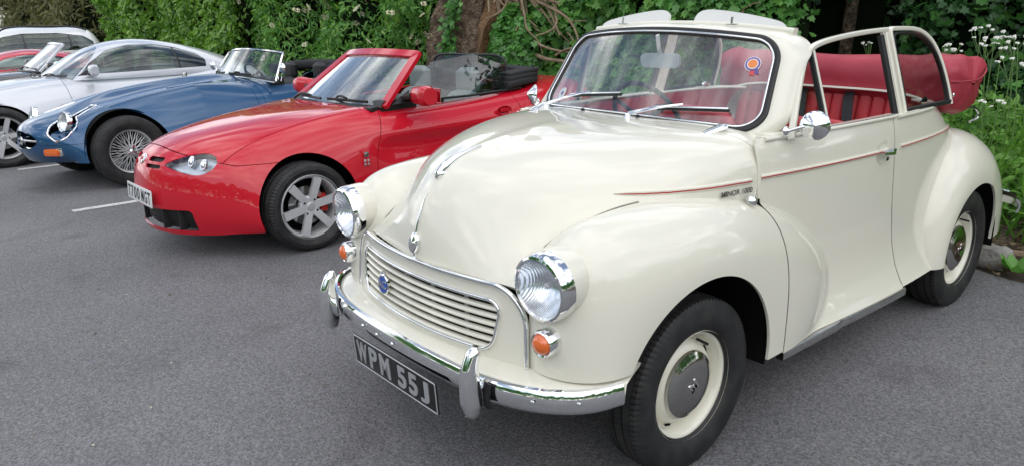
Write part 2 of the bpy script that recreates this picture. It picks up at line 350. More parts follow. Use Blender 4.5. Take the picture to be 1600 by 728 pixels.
# ------------------------------------------------------------------ ground
def asphalt():
    m, ns, ls, b = _base('asphalt'); t = ns.new('ShaderNodeTexCoord')
    def nz(sc, det=4, ro=0.6):
        n = ns.new('ShaderNodeTexNoise'); n.inputs['Scale'].default_value = sc; n.inputs['Detail'].default_value = det; n.inputs['Roughness'].default_value = ro
        ls.new(t.outputs['Object'], n.inputs['Vector']); return n
    def ramp(src, p0, p1, c0, c1):
        r = ns.new('ShaderNodeValToRGB'); r.color_ramp.elements[0].position = p0; r.color_ramp.elements[1].position = p1
        r.color_ramp.elements[0].color = (*c0, 1); r.color_ramp.elements[1].color = (*c1, 1); ls.new(src, r.inputs[0]); return r
    def mixc(kind, f, a, c):
        x = ns.new('ShaderNodeMix'); x.data_type = 'RGBA'; x.blend_type = kind
        if isinstance(f, float): x.inputs['Factor'].default_value = f
        else: ls.new(f, x.inputs['Factor'])
        ls.new(a, x.inputs['A']); ls.new(c, x.inputs['B']); return x.outputs['Result']
    v = ns.new('ShaderNodeTexVoronoi'); v.inputs['Scale'].default_value = 150; ls.new(t.outputs['Object'], v.inputs['Vector'])
    grain = ramp(v.outputs['Color'], 0.15, 0.95, (0.135, 0.135, 0.143), (0.325, 0.323, 0.336))
    fine = nz(420, 3); fr = ramp(fine.outputs[0], 0.35, 0.7, (0.62, 0.62, 0.62), (1.25, 1.25, 1.25))
    c1 = mixc('MULTIPLY', 1.0, grain.outputs[0], fr.outputs[0])
    mid = ramp(nz(62, 3, .6).outputs[0], 0.32, 0.68, (0.84, 0.84, 0.84), (1.14, 1.14, 1.14)); c1 = mixc('MULTIPLY', 1.0, c1, mid.outputs[0])
    big = ramp(nz(0.55, 6).outputs[0], 0.35, 0.68, (0.80, 0.80, 0.80), (1.12, 1.11, 1.10)); c2 = mixc('MULTIPLY', 1.0, c1, big.outputs[0])
    st = ramp(nz(1.9, 3, .5).outputs[0], 0.60, 0.72, (1, 1, 1), (0.80, 0.79, 0.79)); c2 = mixc('MULTIPLY', 1.0, c2, st.outputs[0])
    v3 = ns.new('ShaderNodeTexVoronoi'); v3.inputs['Scale'].default_value = 1.1; ls.new(t.outputs['Object'], v3.inputs['Vector']); ds = ns.new('ShaderNodeMath'); ds.operation = 'MULTIPLY_ADD'; ds.inputs[1].default_value = 0.16; ls.new(nz(9, 4).outputs[0], ds.inputs[0]); ls.new(v3.outputs['Distance'], ds.inputs[2])
    oil = ramp(ds.outputs[0], 0.13, 0.24, (0.70, 0.69, 0.69), (1, 1, 1)); c2 = mixc('MULTIPLY', 1.0, c2, oil.outputs[0])
    # pale chips in the wearing course
    v2 = ns.new('ShaderNodeTexVoronoi'); v2.inputs['Scale'].default_value = 42; v2.inputs['Randomness'].default_value = 1; ls.new(t.outputs['Object'], v2.inputs['Vector'])
    ch = ramp(v2.outputs['Distance'], 0.10, 0.17, (1, 1, 1), (0, 0, 0)); pick = ramp(v2.outputs['Color'], 0.80, 0.86, (0, 0, 0), (1, 1, 1))
    f = ns.new('ShaderNodeMath'); f.operation = 'MULTIPLY'; ls.new(ch.outputs[0], f.inputs[0]); ls.new(pick.outputs[0], f.inputs[1])
    f2 = ns.new('ShaderNodeMath'); f2.operation = 'MULTIPLY'; f2.inputs[1].default_value = 0.55; ls.new(f.outputs[0], f2.inputs[0])
    pale = ns.new('ShaderNodeRGB'); pale.outputs[0].default_value = (0.42, 0.41, 0.40, 1)
    c3 = mixc('MIX', f2.outputs[0], c2, pale.outputs[0]); ls.new(c3, b.inputs['Base Color'])
    b.inputs['Roughness'].default_value = 0.68; b.inputs['Specular IOR Level'].default_value = 0.45
    ad = ns.new('ShaderNodeMath'); ad.operation = 'ADD'; ls.new(v.outputs['Distance'], ad.inputs[0]); ls.new(fine.outputs[0], ad.inputs[1])
    bu = ns.new('ShaderNodeBump'); bu.inputs['Strength'].default_value = 0.75; bu.inputs['Distance'].default_value = 0.006
    ls.new(ad.outputs[0], bu.inputs['Height']); ls.new(bu.outputs[0], b.inputs['Normal'])
asphalt()
pbr('soil', (0.055, 0.04, 0.028), 0.95, noise=(9, (0.13, 0.10, 0.07), 0.4, 0.7), bump=(40, 0.8, 0.02))
g = mk('ground', (np.array([[-200, -200, -4.1], [200, -200, -4.1], [200, 200, -4.1], [-200, 200, -4.1]], float), None, [(0, 1, 2, 3)]), 'soil', flat=True); tag(g, kind='structure')
SLOPE = 0.02
def gz(y): return -SLOPE*max(0.0, -(y+1.0))
edge = [(60, -2.8), (3, -2.78), (1.4, -2.76), (1.05, -2.80), (.8, -2.79), (.55, -2.86), (.2, -2.84), (-.4, -2.95), (-1.0, -3.0), (-2.2, -3.35), (-5, -3.55), (-12, -3.5), (-60, -3.4)]
cpv = []
for y_, x_ in edge: cpv += [(x_, y_, gz(y_)), (60, y_, gz(y_))]
tag(mk('car_park', (np.array(cpv, float), None, [(2*i, 2*i+2, 2*i+3, 2*i+1) for i in range(len(edge)-1)]), 'asphalt', flat=True), kind='structure')
# earth bank behind the bays
def vnoise(x, y, sc, seed=0):
    r_ = np.random.default_rng(seed).random((64, 64)); x = np.asarray(x, float)*sc+1000; y = np.asarray(y, float)*sc+1000; i = np.floor(x).astype(int); j = np.floor(y).astype(int); u = x-i; v = y-j; u = u*u*(3-2*u); v = v*v*(3-2*v)
    g_ = lambda a, b: r_[a % 64, b % 64]
    return (g_(i, j)*(1-u)+g_(i+1, j)*u)*(1-v)+(g_(i, j+1)*(1-u)+g_(i+1, j+1)*u)*v
bx_, by_ = np.meshgrid(np.r_[np.linspace(-2.6, -4.2, 40), np.linspace(-4.4, -12, 16)], np.r_[np.linspace(30, 3, 20), np.linspace(2.8, -2, 90), np.linspace(-2.3, -60, 60)], indexing='ij')
bzv = np.vectorize(gz)(by_)-.03+np.clip((-2.78-bx_)*.12, -.02, .30)+.05*(vnoise(bx_, by_, 2.2, 3)-.5)*np.clip((-2.85-bx_)/.3, 0, 1)+.03*(vnoise(bx_, by_, 9, 4)-.5)*np.clip((-2.8-bx_)/.2, 0, 1)
bgm = grid(np.stack([bx_, by_, bzv], -1))
if bgm[1][:, 2].mean() < 0: bgm = (bgm[0], -bgm[1], [f[::-1] for f in bgm[2]])
tag(mk('earth_bank', bgm, 'soil'), kind='structure')
def bank_z(x, y): return gz(y)-.03+min(max((-2.78-x)*.12, -.02), .30)
# ================================================================== cream convertible
SIDE = np.array([[-1, 0, 0], [0, 0, 1], [0, 1, 0]], float)     # letters facing +y
FRONT = np.array([[0, 0, 1], [1, 0, 0], [0, 1, 0]], float)     # letters facing +x
def tyre_mesh(r, w, rim_r, blocks=96, side=0.62):
    """section centre at y=0, with grooves and shoulder blocks"""
    h = w/2; g = 0.0065
    tread = []
    ys = [-.80, -.62, -.56, -.54, -.30, -.28, -.20, -.18, .18, .20, .28, .30, .54, .56, .62, .80]
    for y in ys:
        yy = y*h; rr = r-0.010*abs(y)**3
        in_g = any(abs(abs(y)-c) < 0.035 for c in (0.55,)) and abs(y) in (.56, .54) or abs(y) in (.28, .20)
        tread.append((rr-(g if in_g else 0), yy))
    sw = r-rim_r
    left = [(rim_r-0.004, -h*0.66), (rim_r+0.006, -h*0.80), (rim_r+sw*0.25, -h*0.96), (rim_r+sw*0.48, -h*1.02), (rim_r+sw*0.56, -h*1.0), (rim_r+sw*0.74, -h*0.97), (r-0.018, -h*0.90)]
    right = [(a, -b) for a, b in left[::-1]]
    prof = np.array(left+tread+right); nseg = blocks*3; a = np.linspace(0, 2*PI, nseg, endpoint=False)
    rad = np.repeat(prof[:, 0][:, None], nseg, 1); k = np.arange(nseg) % 3 == 0
    for i, (rr, yy) in enumerate(prof):
        if 0.57*h < abs(yy) < 0.93*h and rr > r-0.02: rad[i, k] -= 0.005
        if abs(yy) < 0.19*h: rad[i, np.roll(k, 1)] -= 0.0025
    G = np.stack([rad*np.cos(a), np.repeat(prof[:, 1][:, None], nseg, 1), rad*np.sin(a)], -1)
    V, _, F = grid(G, wrap_v=True); V[:, 2] = np.maximum(V[:, 2], -r+0.008)
    return V, None, F

glass('smoked_glass', (0.72, 0.76, 0.74), 1.3)
pbr('seam_grey', (0.20, 0.19, 0.16), 0.6)
def fit_char(ch, w, h, loc, depth=.001, bold=.0015):
    V, _, F = text_mesh(ch, .1, depth, 1.0, bold); lo, hi = V.min(0), V.max(0); V = (V-(lo+hi)/2)/(hi-lo)*np.array([w, h, depth*2]); return xf((V, None, F), loc, FRONT)
minor = tag(empty('vintage_convertible'), 'cream vintage convertible with red interior and black number plate in the foreground', 'car')
CP = 'cream_paint'
def rr_sd(y, z, cy, cz, hw, hh, r, taper=0.0):
    w = hw+taper*(z-cz); qx = np.abs(y-cy)-w+r; qz = np.abs(z-cz)-hh+r
    return np.hypot(np.maximum(qx, 0), np.maximum(qz, 0))+np.minimum(np.maximum(qx, qz), 0)-r
def arch_sd(y, z): return rr_sd(y, z, 0, 0.46, 0.497, 0.232, 0.12, -0.06)
# ---- surfaces -----------------------------------------------------
mw = cs([-3.05, -2.85, -2.6, -2.3, -1.9, -1.3, -0.8, -0.4, -0.2], [.34, .45, .535, .615, .668, .69, .675, .648, .63])
mzt = cs([-3.05, -2.9, -2.7, -2.4, -2.15, -1.95, -1.8, -1.4, -0.2], [.60, .73, .86, .965, 1.03, 1.09, 1.13, 1.14, 1.14])
mn = cs([-3.05, -2.6, -2.2, -1.9, -0.2], [2.2, 2.5, 3.4, 6, 6])
flare = pch([.20, .27, .32, .40, .50, .62], [.085, .075, .052, .024, .007, 0])
Z0 = 0.55
def S_side(x, z):
    zt = mzt(x); q = np.clip((z-Z0)/(zt-Z0), 0, 0.9999); n = mn(x)
    return mw(x)*(1-q**n)**(1/n)+flare(z)
FC = (0.0, 0.33); FRIN = 0.352
fo = np.array([(.520, .36), (.524, .46), (.522, .56), (.512, .66), (.492, .755), (.455, .825), (.385, .868), (.27, .890), (.1, .900), (-.1, .893), (-.28, .866), (-.46, .812), (-.64, .735), (-.80, .63), (-.90, .51), (-.915, .40), (-.87, .29), (-.80, .20)])
fph = np.arctan2(fo[:, 1]-FC[1], fo[:, 0]-FC[0]); fph[fph < -1] += 2*PI
frad = np.hypot(fo[:, 0]-FC[0], fo[:, 1]-FC[1]); F_out = cs(fph, frad)
F_yo = cs([0.0, 0.6, 1.2, 2.0, 2.7, 3.4], [.725, .745, .765, .776, .774, .770])
F_yi = pch([0.0, 0.5, 0.9, 1.3, 2.2, 2.6, 3.4], [.53, .54, .55, .56, .59, .61, .62])
F_drop = pch([0, .4, .7, 1.0, 1.5, 2.3, 3.4], [.09, .10, .15, .16, .12, .05, .02])
F_p = pch([0, 0.5, 0.9, 1.4, 2.2, 2.8, 3.4], [2.0, 2.0, 2.0, 2.1, 2.2, 2.3, 2.3])
def W_front(x, z):
    dx, dz = x-FC[0], z-FC[1]; ph = np.arctan2(dz, dx); ph = np.where(ph < -1.2, ph+2*PI, ph); r = np.hypot(dx, dz)
    s = np.clip((r-FRIN)/(F_out(ph)-FRIN), 0, 1); p = F_p(ph); yo = F_yo(ph); yi = F_yi(ph)
    return yi+(yo-yi)*(1-s**p)**(1/p)
def orient_y(M): return M if M[1][:, 1].mean() > 0 else (M[0], -M[1], [f[::-1] for f in M[2]])
# ---- front wings ---------------------------------------------------
ph = np.linspace(0.0, 3.32, 150); sa = np.linspace(0, 1, 44); sang = np.sin(sa*PI/2)[None, :]
PHI = ph[:, None]*np.ones_like(sang); p_ = F_p(PHI); s_ = sang**(2/p_); yprof = (1-s_**p_)**(1/p_)
rr = FRIN+(F_out(PHI)-FRIN)*s_
Gw = np.stack([FC[0]+rr*np.cos(PHI), F_yi(PHI)+(F_yo(PHI)-F_yi(PHI))*yprof, FC[1]+rr*np.sin(PHI)], -1)
inr = np.linspace(0, 1, 24)[1:][None, :]; PI2 = ph[:, None]*np.ones_like(inr); ri = F_out(PI2)-F_drop(PI2)*inr**1.6
Gi = np.stack([FC[0]+ri*np.cos(PI2), F_yi(PI2)-0.20*inr, FC[1]+ri*np.sin(PI2)], -1)
Gw = np.concatenate([Gw, Gi], 1)
wing = orient_y(grid(Gw))
def seam_f(V):  # door front shut line in side view
    return V[:, 0]-(-0.455+0.045*np.clip((V[:, 2]-0.45)/0.42, 0, 1)**2)
wing = clip(wing, lambda V: seam_f(V)-0.0042)
wing = clip(wing, lambda V: np.where(V[:, 0] > 0, V[:, 2]-(0.452+0.10*np.clip(V[:, 1]-0.70, 0, 1)), V[:, 2]-0.295))
# squared rear edge of the arch
wing = clip(wing, lambda V: np.maximum(arch_sd(V[:, 1], V[:, 2])+0.004, 0.40-V[:, 0]))
wing = clip(wing, lambda V: np.maximum(np.hypot(V[:, 1]-.568, V[:, 2]-.730)-.092, .38-V[:, 0]))
wing_s = shell(wing, 0.010)
for m_ in (wing_s, mir(wing_s)): mk('front_wing', m_, CP, minor)
al = np.linspace(R(12), R(190), 60)
lin = np.stack([np.stack([FC[0]+0.366*np.cos(al), np.where(y > .5, .690+.06*np.clip((al-.75)/.6, 0, 1), y), FC[1]+0.366*np.sin(al)], -1) for y in (0.40, 0.715)], 1)
li = grid(lin)
for m_ in (li, mir(li)): mk('wheel_arch_liner', shell(m_, 0.004), 'dark_void', minor)
# ---- doors and quarters -------------------------------------------
def side_grid(x0, x1, z0, z1, nx, nz, bulge):
    xs = np.linspace(x0, x1, nx)[:, None]*np.ones((1, nz)); zs = np.linspace(z0, z1, nz)[None, :]*np.ones((nx, 1))
    ys = S_side(xs, zs)
    if bulge: ys = smax(ys, W_front(xs, zs), 0.022)
    return grid(np.stack([xs, ys, zs], -1), flip=False)
def seam_r(V): return V[:, 0]-(-1.345-0.10*np.clip((0.9-V[:, 2])/0.6, -0.3, 1.2))
door = side_grid(-0.30, -1.60, 0.275, 1.045, 200, 120, True)
door = clip(clip(clip(door, lambda V: -seam_f(V)-0.0042), lambda V: seam_r(V)-0.0036), lambda V: V[:, 2]-0.285)
if door[1][:, 1].mean() < 0: door = (door[0], -door[1], [f[::-1] for f in door[2]])
doors = []
for sgn in (1, -1):
    d = shell(door, 0.012); doors.append(mk('door', d if sgn > 0 else mir(d), CP, minor))
zq_ = np.linspace(.30, .90, 40)
def gap_path(xfun):
    xs_ = np.array([xfun(z_) for z_ in zq_]); ys_ = smax(S_side(xs_, zq_), W_front(xs_, zq_), .022); return np.stack([xs_, ys_-.0045, zq_], 1)
for gp_fun, par in ((lambda z_: -0.455+0.045*min(max((z_-0.45)/0.42, 0), 1)**2, 0), (lambda z_: -1.345-0.10*min(max((0.9-z_)/0.6, -.3), 1.2), 1)):
    gm_ = sweep(gap_path(gp_fun), rrect(.010, .004, .001, 1), (0, 1, 0))
    for sg in (0, 1): mk('door_gap_shade', gm_ if sg == 0 else mir(gm_), 'dark_void', doors[sg])  # dark strip added inside each shut line in place of gap shade
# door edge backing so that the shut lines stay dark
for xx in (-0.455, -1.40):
    for sg in (1, -1): mk('shut_line_backing', box((xx, sg*0.56, 0.64), (0.06, 0.10, 0.68)), 'dark_void', minor)
tt = np.linspace(-1.33, -3.05, 110); vv = np.linspace(0, 1, 90)
def quarter_pt(x, v):
    z0 = 0.29; n = mn(x); zt = mzt(x)
    a = np.clip((v-0.28)/0.72, 0, 1)*PI/2; zz = np.where(v < 0.28, z0+(Z0-z0)*v/0.28, Z0+(zt-Z0)*np.sin(a)**(2/n)); yy = np.where(v < 0.28, mw(x), mw(x)*np.clip(np.cos(a), 0, 1)**(2/n))
    return np.stack([x, yy+flare(zz)*np.clip((x+2.9)/0.9, 0, 1), zz], -1)
Xq, Vq = np.meshgrid(tt, vv, indexing='ij'); quarter = grid(quarter_pt(Xq, Vq))
if quarter[1][:, 1].mean() < 0: quarter = (quarter[0], -quarter[1], [f[::-1] for f in quarter[2]])
quarter = clip(clip(quarter, lambda V: -seam_r(V)-0.0036), lambda V: np.maximum(1.045-V[:, 2], -1.99-V[:, 0]))
quarter = clip(quarter, lambda V: np.hypot(V[:, 0]+2.2, V[:, 2]-0.30)-0.345)
qs = shell(quarter, 0.010)
for m_ in (qs, mir(qs)): mk('rear_quarter', m_, CP, minor)
tail = np.stack([quarter_pt(np.full(60, -3.05), np.linspace(0, 1, 60))*np.array([1, k, 1])+np.array([-0.10*(1-k**2.5)*1, 0, 0])*1 for k in np.linspace(1, 0.0, 30)], 0)
tl = grid(tail)
if tl[1][:, 0].mean() > 0: tl = (tl[0], -tl[1], [f[::-1] for f in tl[2]])
mk('tail_panel', join(tl, mir(tl)), CP, minor)
# ---- rear wings ----------------------------------------------------
RC = (-2.19, 0.305); RRIN = 0.332
ro = np.array([(-1.70, .20), (-1.705, .33), (-1.72, .45), (-1.765, .59), (-1.86, .735), (-1.99, .835), (-2.14, .885), (-2.30, .877), (-2.47, .815), (-2.64, .71), (-2.78, .58), (-2.865, .45), (-2.90, .33), (-2.905, .2)])
rph = np.arctan2(ro[:, 1]-RC[1], ro[:, 0]-RC[0]); rph[rph < -1] += 2*PI; R_out = cs(rph, np.hypot(ro[:, 0]-RC[0], ro[:, 1]-RC[1]))
ph2 = np.linspace(-0.14, PI+0.10, 130); PH2 = ph2[:, None]*np.ones_like(sang); p2 = 2.15; s2 = sang**(2/p2); rr2 = RRIN+(R_out(PH2)-RRIN)*s2
yo2 = 0.768-0.03*np.clip((PH2-2.0)/1.1, 0, 1); yi2 = 0.54
Gr = np.stack([RC[0]+rr2*np.cos(PH2), yi2+(yo2-yi2)*(1-s2**p2)**(1/p2), RC[1]+rr2*np.sin(PH2)], -1)
rw = orient_y(grid(Gr)); rw = clip(rw, lambda V: V[:, 2]-0.285)
rws = shell(rw, 0.010)
for m_ in (rws, mir(rws)): mk('rear_wing', m_, CP, minor)
lin = np.stack([np.stack([RC[0]+0.346*np.cos(al), np.full_like(al, y), RC[1]+0.346*np.sin(al)], -1) for y in (0.40, 0.745)], 1)
for m_ in (grid(lin), mir(grid(lin))): mk('wheel_arch_liner', shell(m_, 0.004), 'dark_void', minor)
# wing beading
crease = []
for f_ in np.linspace(0.25, 2.3, 60):
    pp = Gr[int(np.clip(np.searchsorted(ph2, f_), 0, 129))]; dlt = pp[:, 1]-quarter_pt(pp[:, 0], 0*pp[:, 0])[:, 1]
    ss = np.array([(mw(q[0])*(1-np.clip((q[2]-Z0)/(mzt(q[0])-Z0), 0, .9999)**mn(q[0]))**(1/mn(q[0]))+float(flare(q[2]))) for q in pp]); df = pp[:, 1]-ss
    i = np.where((df[:-1] > 0) & (df[1:] <= 0))[0]
    if len(i): k = i[0]; t_ = df[k]/(df[k]-df[k+1]); crease.append(pp[k]+(pp[k+1]-pp[k])*t_)
if len(crease) > 6:
    cb = tube(curve(crease, 60), 0.004, 6)
    for m_ in (cb, mir(cb)): mk('wing_beading', m_, CP, minor)
# ---- bonnet and scuttle -------------------------------------------
bs = [0, .16, .34, .52, .68, .80, .88, .94, 1.0]
b_xc = cs(bs, [-.50, -.22, .06, .28, .44, .522, .558, .579, .588]); b_zc = cs(bs, [1.070, 1.076, 1.064, 1.030, .978, .905, .835, .765, .690])
b_xe = cs(bs, [-.56, -.30, -.03, .14, .26, .350, .41, .460, .506]); b_we = cs(bs, [.648, .640, .600, .545, .490, .455, .443, .434, .425])
b_ze = cs(bs, [.840, .835, .815, .785, .755, .730, .715, .70, .682]); b_n = cs(bs, [5.0, 3.9, 2.8, 2.25, 1.85, 1.62, 1.55, 1.55, 1.6])
b_e = pch([0, .35, .6, .8, 1], [2.0, 2.0, 1.65, 1.4, 1.4])
Sg, Tg = np.meshgrid(np.linspace(0, 1, 150), np.linspace(0, PI/2, 80), indexing='ij')
def bonnet_pt(s, th):
    n = b_n(s); we = b_we(s); y = we*np.cos(th)**(2/n); z = b_ze(s)+(b_zc(s)-b_ze(s))*np.sin(th)**(2/n)
    x = b_xc(s)-(b_xc(s)-b_xe(s))*(y/we)**b_e(s)
    ridge = 0.006*np.exp(-(y/0.05)**2)*np.clip((s-0.12)*6, 0, 1)*np.clip((0.8-s)*6, 0, 1)
    return np.stack([x, y, z+ridge], -1)
Pb = bonnet_pt(Sg, Tg); full = np.concatenate([Pb*np.array([1, -1, 1]), Pb[:, ::-1][:, 1:]], 1)
bo = grid(full, flip=False)
if bo[1][:, 2].mean() < 0: bo = (bo[0], -bo[1], [f[::-1] for f in bo[2]])
def bon_seam(V): return V[:, 0]-(-0.335-0.09*(V[:, 1]/0.6)**2)
bonnet = mk('bonnet', shell(clip(bo, lambda V: bon_seam(V)-0.0016), 0.012), CP, minor)
scu = clip(clip(bo, lambda V: -bon_seam(V)-0.0016), lambda V: np.maximum(seam_f(V)-0.003, 0.606-np.abs(V[:, 1])))
mk('scuttle', shell(scu, 0.010), CP, minor)
for sg in (1, -1): mk('post_foot', box((-.585, sg*.592, 1.030), (.16, .075, .045), 0.018), CP, minor)
bsel = Pb.reshape(-1, 3); bsel = bsel[(Tg.reshape(-1) < 1.2)]; crease = []
for i_ in range(30, 120, 3):
    pp = Gw[i_][44:]; yb = np.array([bsel[np.argmin((bsel[:, 0]-q[0])**2+(bsel[:, 2]-q[2])**2)] for q in pp]); ok = np.hypot(yb[:, 0]-pp[:, 0], yb[:, 2]-pp[:, 2]) < .02; df = pp[:, 1]-yb[:, 1]
    j = np.where((df[:-1] > 0) & (df[1:] <= 0) & ok[:-1])[0]
    if len(j): k_ = j[0]; t_ = df[k_]/(df[k_]-df[k_+1]); crease.append(pp[k_]+(pp[k_+1]-pp[k_])*t_)
crease = [q for q in crease if q[0] > -.40]
if len(crease) > 5:
    cb = tube(curve(crease, 50), 0.0045, 6)
    for m_ in (cb, mir(cb)): mk('wing_beading', m_, 'seam_grey', minor)
# engine bay and floor block the light
mk('floor_pan', box((-1.30, 0, 0.235), (2.9, 1.12, 0.05)), 'dark_void', minor)
mk('bulkhead', box((-0.46, 0, 0.62), (0.03, 1.2, 0.74)), 'dark_void', minor)
mk('radiator_core', box((0.44, 0, 0.57), (0.05, 0.66, 0.20)), 'radiator', minor)
for sg in (1, -1): mk('inner_wing', box((-.02, sg*0.40, 0.60), (0.80, 0.02, 0.36)), 'dark_void', minor)
# bead at the front of the door
bd = np.array([(seam_x, float(S_side(np.array(seam_x), np.array(z_)))+0.002, z_) for z_, seam_x in [(z_, -0.455+0.045*min(max((z_-0.45)/0.42, 0), 1)**2+0.004) for z_ in np.linspace(0.845, 1.03, 14)]])
bdm = tube(bd, 0.007, 8)
for m_ in (bdm, mir(bdm)): mk('post_bead', m_, CP, minor)
# ---- grille panel --------------------------------------------------
def gx(y, z): return 0.603-0.33*np.asarray(y)**2-0.10*np.abs(np.asarray(y))**4-0.08*(np.asarray(z)-0.60)
yy, zz = np.meshgrid(np.linspace(-.53, .53, 150), np.linspace(.40, .72, 90), indexing='ij')
gp = grid(np.stack([gx(yy, zz), yy, zz], -1))
if gp[1][:, 0].mean() < 0: gp = (gp[0], -gp[1], [f[::-1] for f in gp[2]])
GO = (0, 0.560, 0.392, 0.082, 0.05, 0.18)
gp = clip(gp, lambda V: rr_sd(V[:, 1], V[:, 2], *GO))
gp = clip(gp, lambda V: -arch_sd(V[:, 1], V[:, 2]))
mk('grille_panel', shell(gp, 0.012), CP, minor)
def contour(fn, n, cy, cz, rng_=(0, 2*PI)):
    o = []
    for a in np.linspace(*rng_, n, endpoint=False):
        lo, hi = 0.0, 0.9
        for _ in range(40):
            m_ = (lo+hi)/2
            if fn(np.array(cy+m_*math.cos(a)), np.array(cz+m_*math.sin(a))) < 0: lo = m_
            else: hi = m_
        o.append((cy+lo*math.cos(a), cz+lo*math.sin(a)))
    return np.array(o)
oc = contour(lambda y, z: rr_sd(y, z, *GO), 400, 0, 0.56); oc = curve(np.c_[oc, oc[:, :1]*0], 200, True)[:, :2]
mk('grille_surround', sweep(np.c_[gx(oc[:, 0], oc[:, 1])+0.004, oc], rrect(0.011, 0.014, 0.005), (1, 0, 0), closed=True), 'chrome', minor)
ac = contour(arch_sd, 500, 0, 0.50, (R(-7), R(187))); ac = curve(np.c_[ac, ac[:, :1]*0], 180)[:, :2]; ac = ac[ac[:, 1] > 0.445]
mk('front_panel_trim', sweep(np.c_[gx(ac[:, 0], ac[:, 1])+0.004, ac], rrect(0.015, 0.015, 0.006), (1, 0, 0)), 'chrome', minor)
for k in range(6):                                    # grille slats
    z_ = 0.489+k*0.0252; ys = np.linspace(-.44, .44, 60); keep = rr_sd(ys, np.full(60, z_), *GO) < 0.004; ys = ys[keep]
    pth = np.c_[gx(ys, z_)-0.004+0.004*np.cos(ys*3), ys, np.full(len(ys), z_)]
    mk('grille_slat', sweep(pth, np.array([(-.010, -.007), (-.004, -.0085), (.006, -.006), (.0085, -.001), (.005, .005), (-.004, .0075), (-.011, .005)]), (0, 0, 1)), CP, minor)
for y_ in (-0.24, -0.08, 0.08, 0.24): mk('grille_upright', box((float(gx(y_, .56))-0.030, y_, 0.56), (0.008, 0.012, 0.15)), 'grey_plastic', minor)
# club badge on the grille
bdg = empty('grille_badge', (float(gx(-.165, .58))+0.022, -0.166, 0.563), 0); bdg.parent = minor; bdg.name = 'club_badge'
bdg.rotation_euler = (0, 0, R(6))
mk('badge_body', xf(lathe([(0.0, -0.006), (0.034, -0.006), (0.036, 0.002), (0.033, 0.005), (0.0, 0.005)], 'x', 32), scale=(1, 0.8, 1.05)), 'chrome', bdg)
mk('badge_enamel', xf(lathe([(0.0, 0.0075), (0.029, 0.0068), (0.029, 0.004)], 'x', 32), scale=(1, 0.8, 1.05)), 'blue_enamel', bdg)
mk('badge_letters', xf(text_mesh('AC', 0.042, 0.001, 0.75, 0.001), (0.0085, 0, 0.0), FRONT), 'chrome', bdg)
mk('badge_crown', xf(lathe([(0.0, 0.012), (0.011, 0.010), (0.008, 0.004), (0.012, 0.0), (0.0, 0.0)], 'z', 14), (0, 0, 0.036)), 'chrome', bdg)
# ---- bonnet trim ---------------------------------------------------
s_m = np.linspace(0.535, 0.72, 24); mc = bonnet_pt(s_m, np.full(24, PI/2)); wd = np.interp(np.linspace(0, 1, 24), [0, .5, .85, 1], [0.15, 0.6, 1.0, 0.75])
mk('bonnet_mascot', sweep(mc+np.array([0, 0, 0.004]), circ(0.017, 12, 0.022), (0, 0, 1), scale=np.c_[wd, wd]), 'chrome', minor)
mk('mascot_tip', xf(lathe([(0.0, 0.018), (0.012, 0.014), (0.019, 0.0), (0.016, -0.018), (0.0, -0.024)], 'x', 20), tuple(mc[-1]+np.array([0.004, 0, 0.0]))), 'chrome', minor)
s_n = np.linspace(0.80, 0.995, 30); nc = bonnet_pt(s_n, np.full(30, PI/2)); wd = np.interp(np.linspace(0, 1, 30), [0, .3, .9, 1], [0.15, 0.8, 1.25, 1.2])
mk('nose_strip', sweep(nc+np.array([0.003, 0, 0]), rrect(0.011, 0.010, 0.004), (1, 0, 0.3), scale=np.c_[wd, np.ones(30)]), 'chrome', minor)
mk('nose_badge', xf(lathe([(0, 0.012), (0.022, 0.010), (0.027, 0.004), (0.027, -0.006), (0, -0.006)], 'x', 28), tuple(bonnet_pt(np.array(0.955), np.array(PI/2))+np.array([0.006, 0, 0])), roty(R(-12)), (1, .85, 1.3)), 'chrome', minor)
def on_bonnet(s, z):                                  # point on the near bonnet flank at height z
    th = np.linspace(0, PI/2, 400); q = bonnet_pt(np.full(400, s), th); i = np.argmin(abs(q[:, 2]-z)); return q[i]
st = np.array([on_bonnet(s, z) for s, z in zip(np.linspace(0.09, 0.50, 40), np.interp(np.linspace(0.09, 0.50, 40), [0.09, 0.50], [0.912, 0.925]))]); st[:, 1] += 0.001
st = st[st[:, 0] > -0.378]
tw = np.clip(np.linspace(0, 1, len(st))[::-1]*8, 0.25, 1)
for sg in (1, -1):
    m_ = sweep(st, rrect(0.012, 0.018, 0.005), (0, 0, 1), scale=np.c_[tw, tw]); ln_ = sweep(st+np.array([0, 0.0055, -0.001]), rrect(0.004, 0.0045, 0.001, 2), (0, 0, 1), scale=np.c_[tw, tw])
    q = mk('side_moulding', m_ if sg > 0 else mir(m_), CP, minor); mk('red_coachline', ln_ if sg > 0 else mir(ln_), 'red_line', q)
bp_ = on_bonnet(0.172, 0.886)
mk('model_script', xf(text_mesh('MINOR 1000', 0.026, 0.0012, 1.05, 0.0006), (bp_[0], bp_[1]+0.009, bp_[2]), rotz(R(-8))@SIDE), 'dull_chrome', minor)
for sg in (1, -1):                                    # scuttle vents
    v0 = np.array([-0.272, 0.449, 1.040]); v1 = np.array([-0.432, 0.475, 1.072]); pa = np.linspace(0, 1, 16)[:, None]*(v1-v0)+v0
    wd = np.interp(np.linspace(0, 1, 16), [0, .6, .95, 1], [.1, .85, 1.0, .9]); m_ = sweep(pa, circ(0.023, 12, 0.014), (0, 0, 1), scale=np.c_[wd, wd])
    q = mk('scuttle_vent', m_ if sg > 0 else mir(m_), 'chrome', minor)
    mk('vent_mouth', xf(lathe([(0, 0.0), (0.014, 0.0)], 'x', 14), (v1[0]-0.002, sg*v1[1], v1[2]), None, (1, 1, 0.55)), 'dark_void', q)
